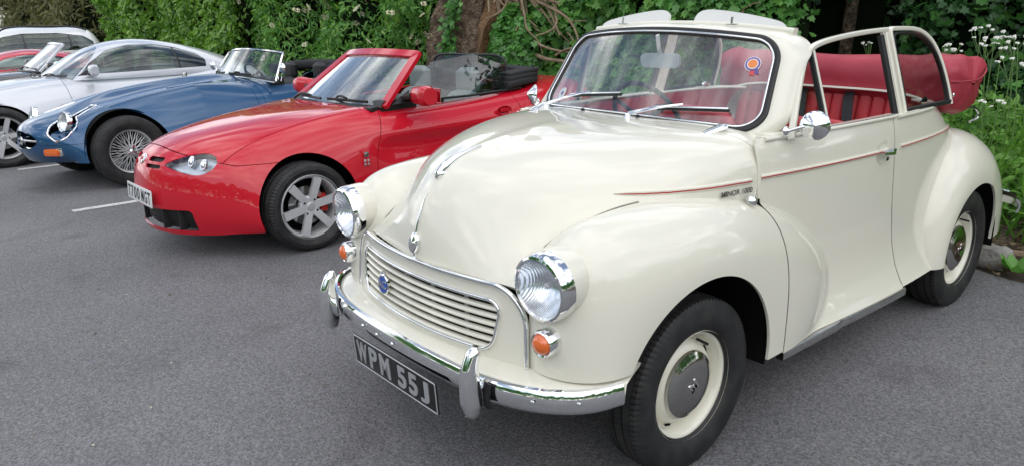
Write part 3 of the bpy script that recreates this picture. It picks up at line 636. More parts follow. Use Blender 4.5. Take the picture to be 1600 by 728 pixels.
mk('bonnet_catch', join(xf(lathe([(0, 0.012), (0.012, 0.010), (0.019, 0.002), (0.021, -0.006), (0, -0.006)], 'z', 20), (-0.335, 0.672, 0.856), rotx(R(-35))), tube(np.array([(-.335, .680, .860), (-.333, .686, .899)]), 0.0025, 6)), 'chrome', minor)
for y_ in (-.20, .10): mk('washer_jet', xf(lathe([(0, 0.008), (0.008, 0.006), (0.009, -0.003), (0, -0.003)], 'z', 10), (-0.40+0.02*0, y_, 1.076)), 'black_rubber', minor)
# ---- lamps ---------------------------------------------------------
lamp_lens = lathe([(0, 0.030), (0.03, 0.0275), (0.06, 0.019), (0.080, 0.007), (0.086, 0.0)], 'x', 40)
gl = glass('headlamp_glass', (0.97, 0.98, 1.0), 1.2)
ns2, ls2 = gl.node_tree.nodes, gl.node_tree.links; tcn = ns2.new('ShaderNodeTexCoord'); wv = ns2.new('ShaderNodeTexWave'); wv.bands_direction = 'Y'; wv.inputs['Scale'].default_value = 48; wv.inputs['Distortion'].default_value = 0.0
ls2.new(tcn.outputs['Object'], wv.inputs['Vector']); bu = ns2.new('ShaderNodeBump'); bu.inputs['Strength'].default_value = 0.25; bu.inputs['Distance'].default_value = 0.004; ls2.new(wv.outputs[0], bu.inputs['Height'])
for n_ in ns2:
    if n_.type == 'BSDF_GLOSSY': n_.inputs['Roughness'].default_value = 0.08; ls2.new(bu.outputs[0], n_.inputs['Normal'])
rfm = pbr('reflector', (0.80, 0.83, 0.86), 0.22, 1.0, bump=(30, 0.3, 0.01))
tcr = rfm.node_tree.nodes.new('ShaderNodeTexCoord'); wvr = rfm.node_tree.nodes.new('ShaderNodeTexWave'); wvr.bands_direction = 'Y'; wvr.inputs['Scale'].default_value = 55; wvr.inputs['Distortion'].default_value = 0.0
for n_ in rfm.node_tree.nodes:
    if n_.type == 'BUMP': rfm.node_tree.links.new(tcr.outputs['Object'], wvr.inputs['Vector']); rfm.node_tree.links.new(wvr.outputs[0], n_.inputs['Height']); n_.inputs['Strength'].default_value = 0.12
for sg in (1, -1):
    hl = empty('headlight', (0.524, sg*0.568, 0.730)); hl.parent = minor; hl.rotation_euler = (0, R(3), sg*R(3))
    mk('lamp_bowl', lathe([(0.098, 0.012), (0.103, -0.01), (0.104, -0.06), (0.09, -0.16)], 'x', 40), CP, hl)
    mk('chrome_rim', lathe([(0.086, 0.020), (0.090, 0.027), (0.097, 0.024), (0.102, 0.012), (0.104, -0.004), (0.104, -0.022), (0.098, -0.024), (0.088, 0.016)], 'x', 48), 'chrome', hl)
    mk('reflector', lathe([(0.086, 0.019), (0.075, -0.012), (0.05, -0.045), (0.015, -0.062), (0, -0.063)], 'x', 40), 'reflector', hl)
    mk('lens', xf(lamp_lens, (0.020, 0, 0)), 'headlamp_glass', hl)
    mk('bulb', xf(lathe([(0, -0.004), (0.009, -0.01), (0.010, -0.03), (0.006, -0.06)], 'x', 12)), 'white_trim', hl)
    ind = empty('indicator', (0.536, sg*0.582, 0.566)); ind.parent = minor; ind.rotation_euler = (0, R(2), sg*R(8))
    mk('chrome_ring', lathe([(0.032, 0.016), (0.036, 0.018), (0.041, 0.010), (0.043, -0.012), (0.043, -0.05), (0.03, -0.05)], 'x', 32), 'chrome', ind)
    mk('amber_lens', lathe([(0, 0.034), (0.012, 0.033), (0.024, 0.027), (0.031, 0.018), (0.033, 0.008)], 'x', 28), 'amber_lens', ind)
# ---- apron and bumper ---------------------------------------------
bh = [(0.385, .752, .416), (0.49, .712, .412), (0.58, .62, .408), (0.640, .48, .405), (0.666, .30, .404)]; bpath = curve(bh+[(0.676, 0, .404)]+[(a_, -b_, c_) for a_, b_, c_ in bh[::-1]], 120)
bprof = np.array([(-.016, .034), (-.009, .040), (.001, .037), (.009, .024), (.012, .004), (.010, -.018), (.003, -.033), (-.004, -.037), (-.009, -.032), (.002, -.01), (.003, .01), (-.010, .028)])
mk('bumper', sweep(bpath[::-1], bprof, (0, 0, 1)), 'chrome', minor)
apr = []
for q, y_ in zip(bpath, bpath[:, 1]):
    inner_x = float(gx(np.clip(y_, -.5, .5), 0.45))-0.01 if abs(y_) < 0.46 else q[0]-0.20*1
    t_ = min(max((abs(y_)-0.42)/0.2, 0), 1); ix = (1-t_)*float(gx(min(abs(y_), .5), .45))+t_*(q[0]-0.17)-0.03
    row = []
    for k in np.linspace(0, 1, 12):
        row.append((ix+(q[0]-0.006-ix)*k, y_*(0.90+0.10*k) if abs(y_) > .42 else y_*(1-0.02*(1-k)), 0.452-0.018*k**1.5+0.006*math.sin(k*PI)-0.05*max(0, k-0.92)/0.08))
    apr.append(row)
ag = grid(np.array(apr))
if ag[1][:, 2].mean() < 0: ag = (ag[0], -ag[1], [f[::-1] for f in ag[2]])
mk('apron', shell(ag, 0.006), CP, minor)
for sg in (1, -1):                                    # overriders
    oz = np.linspace(0, 1, 40); zc = 0.325+0.228*oz; wdt = np.interp(oz, [0, .06, .2, .5, .75, .93, 1], [.006, .018, .027, .026, .022, .020, .010]); dep = np.interp(oz, [0, .06, .25, .55, .8, .94, 1], [.010, .024, .036, .032, .026, .022, .010])
    xcn = 0.692+0.012*np.sin(oz*PI*0.9)-0.045*np.clip(oz-0.72, 0, 1)*1.2
    aa = np.linspace(0, 2*PI, 28, endpoint=False)
    G = np.stack([np.stack([xcn[i]+dep[i]*np.sign(np.cos(aa))*abs(np.cos(aa))**0.9, sg*0.443+wdt[i]*np.sign(np.sin(aa))*abs(np.sin(aa))**0.9, np.full(28, zc[i])], -1) for i in range(40)], 0)
    V, _, F = grid(G, wrap_v=True); F = F+[tuple(range(28)), tuple(39*28+i for i in range(27, -1, -1))]
    ovr = mk('overrider', (V, None, F), 'chrome', minor)
    mk('rubber_pad', sweep(np.array([(0.66, sg*0.472, .36), (0.667, sg*0.472, .40), (0.66, sg*0.472, .44)]), rrect(0.03, 0.008, 0.003), (1, 0, 0)), 'black_rubber', ovr)
for y_ in (-.21, .0, -.105, .60, .70):
    i = np.argmin(abs(bpath[:, 1]-y_)); q = bpath[i]; out = np.array([1, 0.55 if y_ > .5 else 0, 0]); out = out/np.linalg.norm(out)
    mk('bumper_bolt', xf(lathe([(0, .006), (.005, .005), (.007, 0), (0, 0)], 'x', 12), tuple(q+out*0.0165+np.array([0, 0, 0.006])), rotz(math.atan2(out[1], out[0]))), 'chrome', minor)
# number plate
npl = empty('number_plate', (0.697, 0.0, 0.3134)); npl.parent = minor; npl.rotation_euler = (0, R(4), 0)
mk('plate', box((0, 0, 0), (0.006, 0.522, 0.114), 0.0025), 'plate_black', npl)
mk('plate_border', sweep(np.c_[np.full(20, 0.004), rrect(0.516, 0.108, 0.004)], rrect(0.005, 0.003, 0.001, 1), (1, 0, 0), closed=True), 'silver_letters', npl)
for ch, y_, w_ in (('W', -.204, .068), ('P', -.127, .052), ('M', -.050, .064), ('5', .058, .052), ('5', .126, .052), ('J', .194, .050)):
    mk('plate_character', fit_char(ch, w_, .080, (0.0045, y_, 0), .0016, .0022), 'silver_letters', npl, flat=True)
pbr('dull_hub', (0.52, 0.51, 0.49), 0.09, 1.0, bump=(8, .05, .01))
# ---- wheels --------------------------------------------------------
tyre_me = tyre_mesh(0.302, 0.158, 0.186)
def minor_wheel(loc, far):
    w = empty('wheel', loc); w.parent = minor
    if far: w.rotation_euler = (0, 0, PI)
    t = mk('tyre', tyre_me, 'tyre', w, auto=30)
    rim = lathe([(0.190, .064), (0.193, .058), (0.189, .050), (0.178, .048), (0.170, .040), (0.165, .012), (0.158, -.004), (0.150, .0), (0.146, .012), (0.130, .030), (0.112, .036), (0.09, .034), (0.0, .034)], 'y', 64)
    rm = mk('rim', rim, CP, w)
    mk('hubcap', lathe([(0.0, .064), (0.035, .0635), (0.065, .0615), (0.092, .057), (0.102, .051), (0.106, .0495), (0.114, .046), (0.117, .036), (0.108, .030)], 'y', 56), 'dull_hub', w)
    hb = w
    mk('hub_letter', xf(text_mesh('M', 0.055, 0.002, 1.0, 0.001), (0, 0.0645, 0), SIDE@rotz(R(35))), 'chrome', hb)
    for k in range(8):
        a = k*PI/4+0.3; mk('rim_slot', xf(box((0, 0, 0), (0.010, 0.003, 0.030), 0.001), (0.158*math.cos(a), 0.000, 0.158*math.sin(a)), roty(-a)), 'dark_void', w)
    mk('valve', tube(np.array([(0.150*math.cos(2.0), 0.02, 0.150*math.sin(2.0)), (0.146*math.cos(2.0), 0.065, 0.146*math.sin(2.0))]), 0.005, 8), 'black_rubber', w)
    return w
for loc, far in (((0, .656, .294), 0), ((-2.184, .652, .294), 0), ((0, -.656, .294), 1), ((-2.184, -.652, .294), 1)): minor_wheel(loc, far)
# ---- windscreen ----------------------------------------------------
def ws(a, b, push=0.0):
    a = np.asarray(a, float); t = (np.asarray(b, float)+1)/2; c = 1-a**2
    x = (-.52+.10*c)*(1-t)+(-.700+.075*c)*t; z = (1.053+.016*c)*(1-t)+(1.358+.036*c)*t; y = a*(.568+(.512-.568)*t)
    return np.stack([x+push*0.85, y, z+push*0.5], -1)
def ws_outline(n, ra=0.15, rb=0.46, k=1.0):
    o = []
    for cx, cy, a0 in ((1-ra, 1-rb, 0), (-1+ra, 1-rb, 90), (-1+ra, -1+rb, 180), (1-ra, -1+rb, 270)):
        for q in np.linspace(0, 90, 14): a = R(a0+q); o.append((cx+ra*math.cos(a), cy+rb*math.sin(a)))
    o = np.array(o)
    # fill straight runs
    p = []
    for i in range(len(o)):
        a, b = o[i], o[(i+1) % len(o)]; m_ = max(1, int(np.linalg.norm((b-a)*np.array([1.6, 0.5]))/0.05))
        for q in range(m_): p.append(a+(b-a)*q/m_)
    return np.array(p)*k
wo_ = ws_outline(0)
aa, bb = np.meshgrid(np.linspace(-1, 1, 60), np.linspace(-1, 1, 30), indexing='ij'); wg = grid(ws(aa, bb).reshape(60, 30, 3))
def ws_in(a, b, ra=.15, rb=.46): qx = np.maximum(abs(a)-(1-ra), 0)/ra; qy = np.maximum(abs(b)-(1-rb), 0)/rb; return 1-np.hypot(qx, qy)
wg = clip(wg, ws_in(aa*1.0, bb*1.0).ravel())
if wg[1][:, 0].mean() < 0: wg = (wg[0], -wg[1], [f[::-1] for f in wg[2]])
screen = mk('windscreen', shell(wg, 0.004), 'screen_glass', minor)
ctr = ws(wo_[:, 0], wo_[:, 1]); wnorm = np.array([0.86, 0, 0.5])
mk('windscreen_seal', sweep(ctr, rrect(0.030, 0.020, 0.008), wnorm, closed=True), 'black_rubber', screen)
mk('seal_chrome_strip', sweep(ws(wo_[:, 0]*0.988, wo_[:, 1]*0.965, 0.010), rrect(0.007, 0.006, 0.0025), wnorm, closed=True), 'chrome', screen)
# surround: A posts and header
nrm2 = []
for i in range(len(wo_)):
    d = wo_[(i+1) % len(wo_)]-wo_[i-1]; d = d*np.array([0.55, 0.17]); nn = np.array([d[1], -d[0]]); nn /= np.linalg.norm(nn); nrm2.append(nn)
nrm2 = np.array(nrm2); G = []
if nrm2[np.argmax(wo_[:, 0])][0] < 0: nrm2 = -nrm2
for k in np.linspace(0, 1, 14):
    bulge = math.sin(k*PI/2); na, nb = nrm2[:, 0], nrm2[:, 1]
    a_side = abs(na); upm = np.clip(nb, 0, 1); dn = np.clip(-nb, 0, 1)
    dx = -(a_side*0.085*(1-math.cos(k*PI/2))) - upm*0.13*(1-math.cos(k*PI/2)) + dn*0.04*k
    dy = na*0.072*bulge; dz = upm*0.034*math.sin(k*PI/2) - upm*0.012*k**3 - dn*0.05*k
    G.append(ctr+np.stack([dx, dy, dz], -1))
sg_ = grid(np.array(G), wrap_v=True)
top_i = np.argmax(sg_[0][:, 2])
if sg_[1][top_i][2] < 0: sg_ = (sg_[0], -sg_[1], [f[::-1] for f in sg_[2]])
mk('windscreen_surround', shell(sg_, 0.012), CP, minor)
# header rail behind the surround
hp = np.stack([np.array([-0.800-0.0*abs(y_)+0.045*(1-(y_/.5)**2)-0.015, y_, 1.385+0.028*(1-(y_/.5)**2)]) for y_ in np.linspace(-.5, .5, 40)])
mk('header_rail', sweep(hp, rrect(0.05, 0.035, 0.012), (0, 0, 1)), CP, minor)
for sg in (1, -1):
    vp = []
    ylist = np.linspace(.06, .46, 24)
    out = [(.070, 0), (.066, .035), (.078, .070), (.11, .086), (.16, .087), (.28, .073), (.40, .052), (.452, .036), (.468, .018), (.465, 0)]
    oo = curve(np.c_[np.array(out), np.zeros(len(out))], 40)[:, :2]
    V, _, F = extrude_poly(oo, -0.006, 0.006, 'x'); V[:, 2] = V[:, 2]*0.74; 
    rot = roty(R(-28)); V = V@rot.T; V = V+np.array([-0.80, 0, 1.392]); V[:, 0] += 0.03*(1-(V[:, 1]/.5)**2); V[:, 2] += 0.022*(1-(V[:, 1]/.5)**2); V[:, 1] *= sg
    mk('sun_visor', (V, None, F), 'white_trim', minor, auto=25)
    mk('hood_catch', join(box((-0.725, sg*0.28, 1.417), (0.012, 0.05, 0.006), 0.002), tube(np.array([(-.725, sg*.28, 1.415), (-.727, sg*.28, 1.445)]), 0.005, 8)), 'dull_chrome', minor)
# wipers
def wiper(py, rest, blade0, blade1):
    root = empty('wiper', (0, 0, 0)); root.parent = minor
    piv = ws(py, -1.0, 0.0)+np.array([0.055, 0, 0.004])
    mk('pivot', xf(lathe([(0, .020), (.009, .018), (.012, .006), (.020, .0), (.020, -.006)], 'z', 18), tuple(piv)), 'chrome', root)
    mid = ws(*rest, 0.035)
    pa = curve([piv+np.array([0, 0, .016]), (piv+mid)/2+np.array([.012, 0, .012]), mid], 12); mk('wiper_arm', sweep(pa, rrect(0.014, 0.006, 0.002), (1, 0, .6), scale=np.linspace(1.2, .55, 12)[:, None]), 'chrome', root)
    bl = np.array([ws(blade0[0]+(blade1[0]-blade0[0])*t, blade0[1]+(blade1[1]-blade0[1])*t, 0.016) for t in np.linspace(0, 1, 14)])
    mk('wiper_blade', sweep(bl, rrect(0.010, 0.012, 0.002), (1, 0, .6)), 'black_rubber', root)
    br = bl+np.array([.008, 0, .008]); mk('blade_frame', sweep(br, rrect(0.007, 0.006, 0.002), (1, 0, .6)), 'chrome', root)
wiper(-0.80, (-0.36, -0.60), (-0.60, -0.70), (-0.06, -0.56))
wiper(0.14, (0.50, -0.68), (0.30, -0.79), (0.80, -0.66))
# mirror inside, sticker, tax disc
mr = empty('rear_view_mirror', tuple(ws(0.07, 0.42, -0.045))); mr.parent = minor; mr.rotation_euler = (0, R(8), R(12))
mk('mirror_case', xf(extrude_poly(rrect(0.172, 0.056, 0.020, 6), -0.010, 0.010, 'x'), rot=None), 'grey_plastic', mr)
mk('mirror_stem', sweep(np.array([(0, .0, .02), (.012, .0, .06), (.02, 0, .105)]), rrect(.022, .010, .004), (0, 1, 0)), 'grey_plastic', mr)
def decal(name, a, b, parts, sz_=0.8):
    root = empty(name, (0, 0, 0)); root.parent = minor; q = ws(a, b, 0.0028); e = 1e-3
    ua = ws(a+e, b)-ws(a, b); ua /= np.linalg.norm(ua); ub = ws(a, b+e)-ws(a, b); ub -= ua*(ub@ua); ub /= np.linalg.norm(ub); nn = np.cross(ua, ub)
    A = np.stack([ua, ub, nn], 1)
    for i, (nm, M_, mt) in enumerate(parts): mk(nm, xf((M_[0]*sz_, M_[1], M_[2]), q+nn*0.0005*i, A), mt, root)
def disc(r, n=32): a = np.linspace(0, 2*PI, n, endpoint=False); return np.c_[r*np.cos(a), r*np.sin(a), 0*a], None, [tuple(range(n))]
pbr('print_white', (0.75, 0.70, 0.75), 0.5); pbr('print_blue', (0.12, 0.09, 0.30), 0.5); pbr('print_red', (0.62, 0.07, 0.07), 0.5); pbr('print_orange', (0.78, 0.24, 0.06), 0.5); pbr('print_pale', (0.55, 0.6, 0.6), 0.5)
def poly2(p): return np.c_[np.array(p, float), np.zeros(len(p))], None, [tuple(range(len(p)))]
decal('rosette_sticker', 0.855, 0.42, [('sticker_ground', disc(.038), 'print_white'), ('ribbon', poly2([(-.004, -.02), (.016, -.02), (.02, -.058), (.008, -.05), (0, -.062)]), 'print_red'), ('ribbon', poly2([(.014, -.018), (.026, -.014), (.042, -.046), (.030, -.044), (.024, -.052)]), 'print_blue'),
      ('sticker_ring', disc(.034), 'print_blue'), ('sticker_ring', disc(.026), 'print_white'), ('sticker_disc', disc(.021), 'print_orange')])
decal('tax_disc', -0.80, -0.62, [('disc_paper', disc(.036), 'print_pale'), ('disc_ring', disc(.024), 'grey_plastic'), ('disc_centre', disc(.012), 'print_blue')])
# ---- side window frames -------------------------------------------
def wy(z): return 0.655-0.30*(z-1.04)
def wp(pts): return np.array([(x, wy(z), z) for x, z in pts])
frame_prof = rrect(0.020, 0.024, 0.006)
for sg, dr in ((1, doors[0]), (-1, doors[1])):
    fp = curve(wp([(-.575, 1.03), (-.64, 1.135), (-.715, 1.245), (-.775, 1.31), (-.86, 1.342), (-1.05, 1.364), (-1.25, 1.376), (-1.435, 1.381)]), 50)
    m_ = sweep(fp, frame_prof, (0, 1, 0)); mk('window_frame', m_ if sg > 0 else mir(m_), CP, dr)
    for (xa, za, xb, zb, wd_, nm, mt) in [(-.835, 1.035, -.822, 1.325, .016, 'quarterlight_bar', CP), (-.815, 1.035, -.803, 1.32, .012, 'quarterlight_seal', 'black_rubber'), (-1.435, 1.03, -1.427, 1.381, .028, 'rear_frame', CP), (-1.385, 1.035, -1.378, 1.36, .030, 'glass_channel', 'black_rubber'), (-1.403, 1.035, -1.396, 1.37, .010, 'channel_edge', CP)]:
        m_ = sweep(wp([(xa, za), ((xa+xb)/2, (za+zb)/2), (xb, zb)]), rrect(wd_, 0.016 if mt == CP else 0.02, 0.004, 2), (0, 1, 0)); mk(nm, m_ if sg > 0 else mir(m_), mt, dr)
    vs = curve(wp([(-.592, 1.045), (-.655, 1.145), (-.725, 1.245), (-.79, 1.31)]), 20); m_ = sweep(vs, rrect(.008, .016, .003, 2), (0, 1, 0)); mk('quarterlight_seal', m_ if sg > 0 else mir(m_), 'black_rubber', dr)
    vg = wp([(-.60, 1.05), (-.655, 1.14), (-.725, 1.24), (-.80, 1.31), (-.812, 1.05)]); m_ = (vg, None, [(0, 1, 2, 3, 4)]); mk('quarterlight_glass', m_ if sg > 0 else mir(m_), 'clear_glass', dr)
    # door top rail
    rl = np.array([(x_, float(S_side(np.array(x_), np.array(1.04)))-0.012, 1.040) for x_ in np.linspace(-.46, -1.355, 40)]); m_ = sweep(rl, rrect(0.05, 0.014, 0.006), (0, 0, 1)); mk('door_top_rail', m_ if sg > 0 else mir(m_), CP, dr)
    ml = rl+np.array([0, .014, .006]); m_ = sweep(ml[8:], rrect(0.006, 0.006, 0.002, 2), (0, 0, 1)); mk('waist_strip', m_ if sg > 0 else mir(m_), 'dull_chrome', dr)
    # quarter window
    fq = curve(wp([(-1.470, 1.03), (-1.468, 1.20), (-1.462, 1.34), (-1.468, 1.377), (-1.51, 1.383), (-1.65, 1.380), (-1.77, 1.362), (-1.87, 1.305), (-1.925, 1.205), (-1.945, 1.10), (-1.945, 1.035)]), 70)
    m_ = sweep(fq, frame_prof, (0, 1, 0)); qf = mk('quarter_window', m_ if sg > 0 else mir(m_), CP, minor)
    fi = curve(wp([(-1.488, 1.05), (-1.487, 1.20), (-1.485, 1.35), (-1.53, 1.364), (-1.65, 1.361), (-1.76, 1.343), (-1.85, 1.29), (-1.905, 1.20), (-1.924, 1.10), (-1.924, 1.05)]), 60)
    m_ = sweep(fi, rrect(.010, .020, .003, 2), (0, 1, 0)); mk('window_seal', m_ if sg > 0 else mir(m_), 'black_rubber', qf)
    m_ = sweep(wp([(-1.47, 1.047), (-1.7, 1.047), (-1.94, 1.047)]), rrect(.02, .022, .004, 2), (0, 1, 0)); mk('window_sill', m_ if sg > 0 else mir(m_), 'black_rubber', qf)
    m_ = (fi, None, [tuple(range(len(fi)))]); mk('quarter_glass', m_ if sg > 0 else mir(m_), 'smoked_glass', qf)
    rl2 = np.array([(x_, float(S_side(np.array(x_), np.array(1.04)))-0.014, 1.036) for x_ in np.linspace(-1.365, -2.02, 26)]); m_ = sweep(rl2, rrect(0.06, 0.014, 0.006), (0, 0, 1)); mk('quarter_top_rail', m_ if sg > 0 else mir(m_), CP, minor)
    # mouldings
    zs_ = lambda x_: 0.917-0.008*np.sin((x_+0.4)/-1.6*PI)
    for x0, x1, par in ((-.412, -1.27, minor), (-1.395, -2.06, minor)):
        sp = np.array([(x_, float(S_side(np.array(x_), np.array(float(zs_(x_)))))+0.002, float(zs_(x_))) for x_ in np.linspace(x0, x1, 40)])
        m_ = sweep(sp, rrect(0.012, 0.016, 0.005), (0, 0, 1)); q = mk('side_moulding', m_ if sg > 0 else mir(m_), CP, par)
        m_ = sweep(sp+np.array([0, .0055, -.001]), rrect(0.004, 0.0045, 0.001, 2), (0, 0, 1)); mk('red_coachline', m_ if sg > 0 else mir(m_), 'red_line', q)
    # handle
    hx, hz = -1.265, 0.905; hy = float(S_side(np.array(hx), np.array(hz)))
    hd = empty('door_handle', (hx, sg*hy, hz)); hd.parent = minor
    mk('handle_dish', xf(lathe([(0, -.004), (.030, -.003), (.044, .003), (.050, .0015)], 'y', 32), (0.025, 0, 0), None, (1.0, sg, 1.0)), CP, hd)
    mk('handle_grip', sweep(curve([(-.03, sg*.012, .0), (-.02, sg*.026, .0), (.02, sg*.030, .001), (.075, sg*.026, .003)], 16), rrect(.014, .022, .006), (0, 0, 1), scale=np.interp(np.linspace(0, 1, 16), [0, .3, 1], [1.25, 1.25, .75])[:, None]), 'chrome', hd)
    mk('key_lock', xf(lathe([(0, .006), (.007, .005), (.009, 0)], 'y', 14), (-.02, 0, -.034), None, (1, sg, 1)), 'black_rubber', hd)
    # sill strip
    sp = np.array([(x_, float(S_side(np.array(max(min(x_, -.3), -2)), np.array(0.29)))-0.012 if x_ < -0.9 else max(float(S_side(np.array(x_), np.array(0.29))), 0.752)-0.010, 0.266) for x_ in np.linspace(-.47, -1.46, 40)])
    sp[:, 1] += .006; m_ = sweep(sp, rrect(0.03, 0.034, 0.004), (0, 0, 1)); mk('sill_strip', m_ if sg > 0 else mir(m_), 'dull_chrome', minor)
    # door card and mirror
    ic = clip(side_grid(-0.46, -1.36, 0.40, 1.03, 20, 20, False), lambda V: V[:, 2]-0.40); ic = (ic[0]-np.array([0, .055, 0]), None, ic[2]); mk('door_card', ic if sg > 0 else mir(ic), 'red_vinyl', dr)
    ic = side_grid(-1.37, -2.00, 0.40, 1.03, 20, 20, False); ic = (ic[0]-np.array([0, .05, 0]), None, ic[2]); mk('side_trim', ic if sg > 0 else mir(ic), 'red_vinyl', minor)
    wm = empty('wing_mirror', (-.545, sg*.650, 1.062)); wm.parent = minor
    mk('mirror_base', xf(lathe([(0, .014), (.010, .012), (.017, .004), (.018, 0)], 'y', 20), (0, 0, 0), None, (1, sg, 1)), 'chrome', wm)
    mk('mirror_arm', tube(curve([(0, sg*.008, 0), (-.02, sg*.04, .014), (-.03, sg*.062, .020)], 10), 0.006, 10), 'chrome', wm)
    hdm = lathe([(0, .034), (.010, .032), (.022, .023), (.036, .012), (.047, .004), (.051, -.003), (.049, -.006), (0, -.006)], 'x', 40)
    mh = mk('mirror_head', xf(hdm, (-.052, sg*.080, .022), rotz(sg*R(30))@roty(R(-8))), 'chrome', wm)
# ---- interior ------------------------------------------------------
def slab(x0, z0, x1, z1, yc, wdt, th, r=0.05):
    """padded seat slab: rounded-rectangle section swept from (x0,z0) to (x1,z1)"""
    t = np.linspace(0, 1, 14); sc = 1-0.5*np.clip((np.abs(t-0.5)-0.42)/0.08, 0, 1)**2*0.25
    p = np.stack([x0+(x1-x0)*t, np.full(14, yc), z0+(z1-z0)*t], 1)
    return sweep(p, rrect(wdt, th, min(r, th*0.48), 5), (x1-x0 == 0 and 1 or (z1-z0), 0, -(x1-x0)), scale=np.c_[sc, sc])
for sg in (1, -1):
    fs = empty('front_seat', (0, 0, 0)); fs.parent = minor
    mk('seat_back', slab(-1.18, .45, -1.30, .935, sg*.315, .50, .12), 'red_vinyl', fs)
    tp = curve([(-1.28, sg*.315-.235, .83), (-1.302, sg*.315-.20, .945), (-1.31, sg*.315, .965), (-1.302, sg*.315+.20, .945), (-1.28, sg*.315+.235, .83)], 30); mk('seat_roll', tube(tp, 0.040, 12), 'red_vinyl', fs)
    mk('seat_cushion', box((-.98, sg*.315, .42), (.46, .48, .14), .05), 'red_vinyl', fs)
    for k in range(7):
        y_ = sg*.315+(k-3)*.058; mk('pleat', tube(np.array([(-1.115, y_, .50), (-1.17, y_, .70), (-1.232, y_, .91)]), 0.028, 8), 'red_vinyl', fs)
rs = empty('rear_seat', (0, 0, 0)); rs.parent = minor
mk('seat_back', slab(-1.98, .46, -2.11, 1.045, 0, 1.06, .10), 'red_vinyl', rs)
for k in range(15):
    y_ = (k-7)*.071; mk('pleat', sweep(np.array([(-1.925, y_, .50), (-1.985, y_, .76), (-2.05, y_, 1.03)]), circ(.0345, 10, .016), (1, 0, .22)), 'red_vinyl', rs)
mk('seat_cushion', box((-1.76, 0, .44), (.48, 1.04, .16), .06), 'red_vinyl', rs)
for y_ in (-.12, .14): mk('seat_belt', sweep(np.array([(-1.865, y_+.10, .55), (-1.925, y_+.05, .76), (-2.005, y_, 1.02), (-2.10, y_-.02, 1.10)]), rrect(.055, .003, .001, 1), (1, 0, .22)), 'belt_web', minor)
mk('dashboard', sweep(np.stack([np.array([-.66+.05*(1-(y_/.6)**2), y_, .955]) for y_ in np.linspace(-.585, .585, 24)]), rrect(.16, .17, .04), (0, 0, 1)), CP, minor)
mk('cabin_floor', box((-1.2, 0, .30), (1.6, 1.1, .02)), 'dark_cloth', minor)
stw = empty('steering_wheel', (-.955, -.315, .975)); stw.parent = minor; stw.rotation_euler = (0, R(-62), 0)
a_ = np.linspace(0, 2*PI, 64, endpoint=False); mk('wheel_rim', sweep(np.c_[.195*np.cos(a_), .195*np.sin(a_), 0*a_], circ(.012, 10), (0, 0, 1), closed=True), 'black_plastic', stw)
for k in range(3): mk('spoke', sweep(np.array([(0, 0, -.02), (.10*math.cos(k*2.09+PI), .10*math.sin(k*2.09+PI), -.012), (.193*math.cos(k*2.09+PI), .193*math.sin(k*2.09+PI), 0)]), rrect(.028, .008, .003), (0, 0, 1)), 'black_plastic', stw)
mk('wheel_boss', lathe([(0, .01), (.03, .006), (.038, -.02), (.02, -.10), (.02, -.36)], 'z', 24), 'black_plastic', stw)
# ---- folded hood in its bag ---------------------------------------
cen = np.array([(-2.03, 1.165), (-2.06, 1.215), (-2.13, 1.232), (-2.22, 1.215), (-2.27, 1.15), (-2.26, 1.05), (-2.19, 1.00), (-2.10, 1.005), (-2.045, 1.035), (-2.03, 1.09)])
end = np.array([(-1.95, 1.12), (-1.985, 1.215), (-2.10, 1.255), (-2.29, 1.238), (-2.375, 1.185), (-2.345, 1.08), (-2.255, .972), (-2.11, .962), (-1.985, 1.00), (-1.945, 1.05)])
rows = []; Tn = np.r_[np.linspace(-1, 1, 90)]
for t in Tn:
    w_ = abs(t)**2.6; c_ = curve(np.c_[cen*(1-w_)+end*w_, np.zeros(10)], 64, True)[:, :2]; k_ = 1.0
    edge = max(0, (abs(t)-0.90)/0.10); k_ = math.sqrt(max(1e-4, 1-edge**2)) if edge > 0 else 1.0
    m0 = c_.mean(0); k_ = 0.45+0.55*k_
    if abs(t) > 0.999: k_ = 0.02
    c_ = m0+(c_-m0)*k_; y_ = t*0.665
    rows.append(np.c_[c_[:, 0], np.full(64, y_), c_[:, 1]])
G = np.array(rows); V, Nn, F = grid(G, wrap_v=True)
if ((V-np.array([-2.15, 0, 1.1]))*Nn).sum() < 0: Nn = -Nn; F = [f[::-1] for f in F]
q = V; yy_ = np.abs(q[:, 1]); ang = np.arctan2(q[:, 2]-1.1, q[:, 0]+2.15)
wr = 0.006*np.sin(ang*2.2+q[:, 1]*24+1.5*np.sin(q[:, 1]*9))*np.clip((yy_-.30)/.2, 0, 1)+0.004*np.sin(q[:, 1]*41+ang*5)*np.clip((yy_-.42)/.15, 0, 1)+0.0035*np.sin(q[:, 1]*11+ang*3)+0.010*np.exp(-((ang-0.3-1.3*(yy_-.5))/.18)**2)*np.clip((yy_-.42)/.1, 0, 1)
rid = lambda v: 1-np.abs(np.sin(v))
wr = wr+.010*(rid(ang*1.6+q[:, 1]*13+.8*np.sin(q[:, 1]*17))**3-.3)*np.clip((yy_-.34)/.2, 0, 1)+.007*(rid(ang*3.1-q[:, 1]*19+1.1)**4-.2)*np.clip((yy_-.45)/.12, 0, 1)+.004*(rid(q[:, 1]*7+ang*.8)**5)
V = V+Nn*wr[:, None]
mk('hood_bag', (V, None, F), 'red_hood', minor, auto=180)
